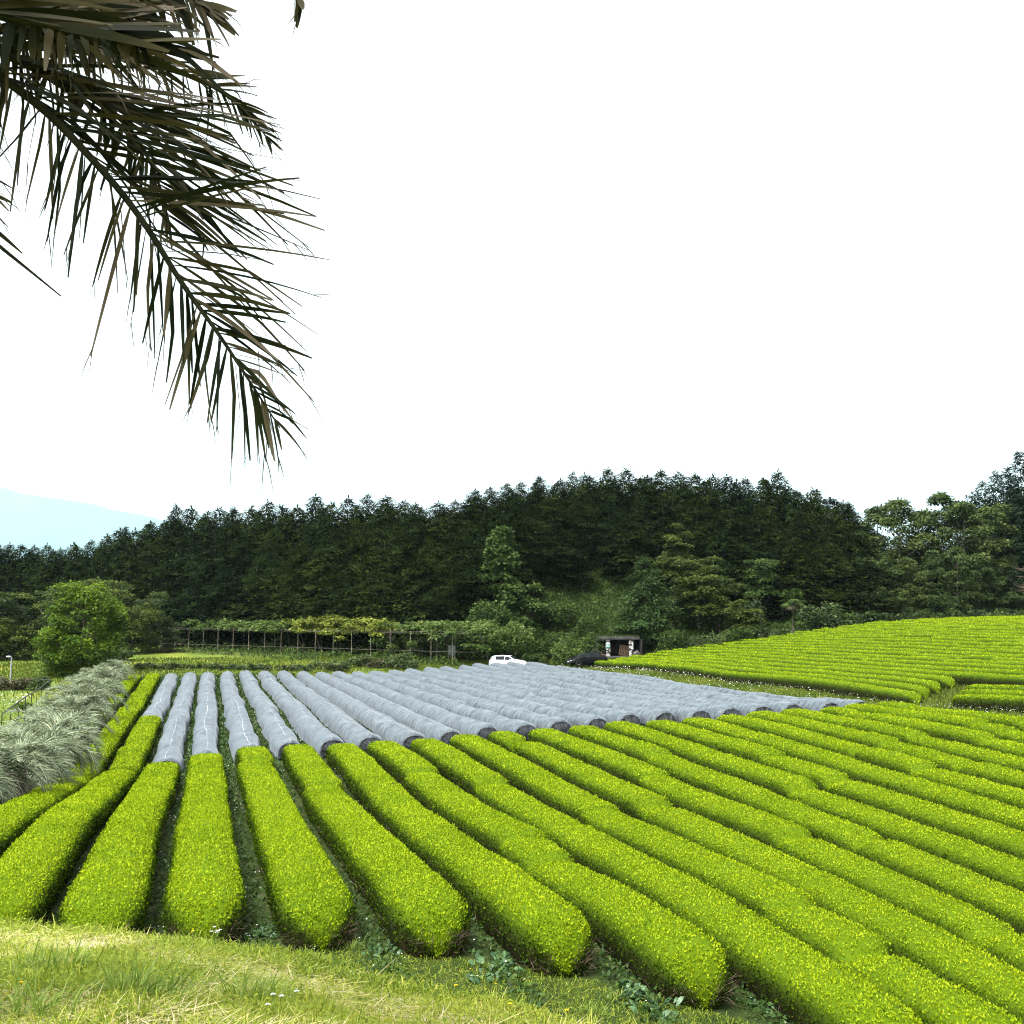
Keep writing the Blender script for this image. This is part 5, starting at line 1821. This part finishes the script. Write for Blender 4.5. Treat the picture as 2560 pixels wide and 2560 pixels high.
    for sd in (-1, 1):
        zt, w, zb, bz, rw = sec(f - .28)
        G = Geo()
        V = np.array([(f - .02, sd * .38, .66), (f - .10, sd * .58, .68), (f - .42, sd * (w + .012), bz - .02), (f - .48, sd * (w + .012), bz - .10), (f - .14, sd * .6, .57), (f - .015, sd * .38, .58)])
        V[:, 2] += clear - .18
        G.add(V + [.012, 0, 0], [[0, 1, 4, 5], [1, 2, 3, 4]])
        G.obj('headlight', MT['lamp'], parent=o)
        G = Geo()
        zt, w, zb, bz, rw = sec(L0 + .2)
        V = np.array([(L0 - .012, sd * .42, bz - .08), (L0 + .05, sd * .6, bz - .06), (L0 + .34, sd * (w * .985 + .014), bz - .05), (L0 + .3, sd * (w + .014), bz - .2), (L0 + .03, sd * .6, bz - .2), (L0 - .012, sd * .42, bz - .17)])
        G.add(V, [[0, 1, 4, 5], [1, 2, 3, 4]])
        G.obj('tail_light', MT['red'], parent=o)
        mx = glass[0][1] - .05
        zt, w, zb, bz, rw = sec(mx)
        box(Geo(), (mx - .08, min(sd * w, sd * (w + .2)), bz + .0), (mx + .06, max(sd * w, sd * (w + .2)), bz + .14), bev=.03).obj('mirror', paint, parent=o, smooth=True)
    box(Geo(), (f - .1, -.5, clear + .14), (f + .012, .5, clear + .3), bev=.02).obj('grille', MT['plastic'], parent=o)
    box(Geo(), (f + .0, -.17, clear + .31), (f + .022, .17, clear + .40)).obj('number_plate', MT['plate'], parent=o)
    if clad:
        for sd in (-1, 1):
            w = W / 2
            y0, y1 = sorted((sd * (w - .06), sd * (w + .012)))
            box(Geo(), (wheels[1] + .42, y0, clear - .01), (wheels[0] - .42, y1, clear + .14), bev=.01).obj('sill', MT['plastic'], parent=o)
    return o


x_, y_ = xy(1271, 116)
car('parked_car', 'white compact crossover car parked behind the far ends of the net covers', MT['carw'],
    [(-2.10, .78), (-2.04, 1.02), (-1.84, 1.40), (-1.55, 1.53), (-.5, 1.57), (.25, 1.52), (1.02, 1.07), (1.75, .95), (2.0, .80), (2.1, .60)], (1.02, .98), 1.78, .63, .22, (1.29, -1.29), .34,
    [(-.15, .62), (-1.25, -.23)], (.34, .98), (-2.0, -1.68), (x_, y_, float(at(1271, 1673, 116)[2])), CR * math.cos(.33) - FH * math.sin(.33), True)
x_, y_ = xy(1466, 114.5)
car('parked_car', 'black fastback saloon car parked before the shed, nose to the left', MT['cark'],
    [(-2.27, .82), (-2.2, 1.06), (-1.7, 1.2), (-1.0, 1.39), (-.3, 1.47), (.2, 1.44), (.75, 1.24), (1.3, .98), (1.95, .78), (2.2, .64), (2.27, .5)], (1.0, .86), 1.76, .58, .17, (1.42, -1.28), .32,
    [(-.2, .75), (-1.25, -.28)], (.3, 1.22), (-1.95, -.95), (x_, y_, float(at(1466, 1665, 114.5)[2])), -CR * math.cos(.40) - FH * math.sin(.40), False)

# ------------------------------------------------------------------ lamp post and railing
MT['galv'] = surf_mat('galvanised', (.25, .27, .28), (.36, .38, .39), 3, .5, metal=.4)
MT['blackm'] = surf_mat('black_metal', (.012, .012, .013), (.03, .03, .03), 4, .5)
MT['lampw'] = surf_mat('lamp_housing', (.7, .72, .74), (.8, .82, .84), 2, .4)
p = at(24, 1737, 92)
lp = empty('street_lamp', (p[0], p[1], min(p[2], g1(p[0], p[1]))), -AZ + .45)
Lz = at(27, 1643, 92)[2] - lp.location[2]
T = Geo()
tube(T, [(0, 0, -.3), (0, 0, Lz * .5), (0, 0, Lz)], [.085, .07, .06], 8)
T.obj('pole', MT['galv'], parent=lp)
tube(Geo(), [(0.02, 0, Lz - .02), (-.12, 0, Lz + .05)], .04, 6).obj('arm', MT['galv'], parent=lp)
box(Geo(), (-.42, -.1, Lz - .0), (-.08, .1, Lz + .12), bev=.03).obj('lamp_head', MT['lampw'], parent=lp)
tag(lp, 'slim grey street lamp with a white head at the left edge', 'street lamp')


def railing(tops, lab, npost, mid=2):
    tops = np.array(tops)
    b = np.array([tops[0][0], tops[0][1], g1(tops[0][0], tops[0][1])])
    o = empty('railing', b)
    tube(Geo(), tops - b, .04, 6).obj('handrail', MT['blackm'], parent=o)
    tube(Geo(), tops - b - [0, 0, .98], .025, 5).obj('lower_rail', MT['blackm'], parent=o)
    for f in np.linspace(0, 1, npost):
        q = tops[0] * (1 - f) + tops[-1] * f
        z = min(q[2] - 1.05, g1(q[0], q[1])) - .1
        tube(Geo(), np.array([(q[0], q[1], z), (q[0], q[1], q[2])]) - b, .03, 5).obj('post', MT['blackm'], parent=o)
    tag(o, lab, 'railing', 'black railings at the left')


railing([at(126, 1699, 92), at(-80, 1702, 92)], 'level black railing behind the dark shrubs at the left edge', 6)
railing([at(126, 1700, 91.8), at(100, 1720, 80), at(60, 1745, 70), at(5, 1785, 58)], 'sloping black railing running down beside the silvery palms', 9)

# ------------------------------------------------------------------ far mountain
U_ = [-2600, -1500, -800, -400, 0, 40, 91, 174, 225, 268, 355, 500, 700, 900, 1300]
V_ = [1540, 1330, 1195, 1190, 1219, 1231, 1240, 1252, 1260, 1274, 1288, 1325, 1400, 1500, 1561]
DM = 27000.
uu = np.linspace(-2600, 1300, 160)
dd = np.concatenate([np.linspace(-5000, 0, 24), np.linspace(250, 3500, 14)])
r = np.random.default_rng(2)
hpx = (VH - np.interp(uu, U_, V_)) / F0 * DM
UU, DD = np.meshgrid(uu, dd, indexing='ij')
sl = np.where(DD < 0, 1 + DD / 5000, 1 - DD / 3500)
rid = np.sin(UU * .021 + DD * .0011) + .6 * np.sin(UU * .057 - DD * .0019 + 1) + .4 * np.sin(UU * .13 + DD * .003)
Z = hpx[:, None] * np.clip(sl, 0, 1) * (1 + .05 * rid * (1 - np.clip(sl, 0, 1)) * 2) + noise1(0, r, uu, 40.)[:, None] * 18
lat = (UU - 1280) / F0 * DM
Q = (DM + DD)[..., None] * FH + lat[..., None] * CR
V = np.stack([Q[..., 0], Q[..., 1], np.maximum(Z, -1.5)], -1)
MT['mount'] = surf_mat('mountain', (.02, .07, .085), (.04, .11, .12), .0008, .9)
G = Geo().add(V.reshape(-1, 3), grid_faces(len(uu), len(dd)))
o = G.obj('mountain', MT['mount'], smooth=True)
tag(o, kind='structure')

# ------------------------------------------------------------------ air
hm, nt, out = _new('haze')
pv = nt.nodes.new('ShaderNodeVolumePrincipled')
pv.inputs['Color'].default_value = (.66, .94, 1.0, 1)
pv.inputs['Density'].default_value = HAZE
pv.inputs['Anisotropy'].default_value = .0
nt.links.new(pv.outputs[0], out.inputs['Volume'])
if HAZE > 0:
    hz_ = box(Geo(), (-33000, -5000, -8), (33000, 33000, 4400)).obj('haze', hm)
    tag(hz_, 'thin pale air that fades the far mountain', 'haze', kind='stuff')

# ------------------------------------------------------------------ light
w = bpy.data.worlds.new('World')
SC.world = w
w.use_nodes = True
nt = w.node_tree
bg = nt.nodes['Background']
sky = nt.nodes.new('ShaderNodeTexSky')
sky.sky_type = 'NISHITA'
sky.sun_disc = False
SUN = unit(np.array([-.42, -.30, .9]))
sky.sun_elevation = math.asin(SUN[2])
sky.sun_rotation = math.atan2(SUN[0], SUN[1])
sky.air_density = 1.0
sky.dust_density = 5.0
hs = nt.nodes.new('ShaderNodeHueSaturation')
hs.inputs['Saturation'].default_value = .06
nt.links.new(sky.outputs[0], hs.inputs['Color'])
nt.links.new(hs.outputs[0], bg.inputs['Color'])
bg.inputs['Strength'].default_value = SKY
ld = bpy.data.lights.new('sun', 'SUN')
ld.energy = SUNE
ld.angle = rad(14)
ld.color = (1, .96, .9)
lo_ = bpy.data.objects.new('sun', ld)
COL.objects.link(lo_)
lo_.rotation_euler = Vector((-SUN).tolist()).to_track_quat('-Z', 'Y').to_euler()

SC.view_settings.view_transform = 'Standard'
SC.view_settings.look = 'None'
SC.view_settings.exposure = EXPO
SC.view_settings.gamma = 1
SC.render.engine = 'CYCLES'
SC.cycles.max_bounces = 6
SC.cycles.diffuse_bounces = 3
SC.cycles.transmission_bounces = 3
SC.cycles.use_denoising = DENO

SC.cycles.denoising_prefilter = 'NONE'
SC.cycles.filter_width = 1.1
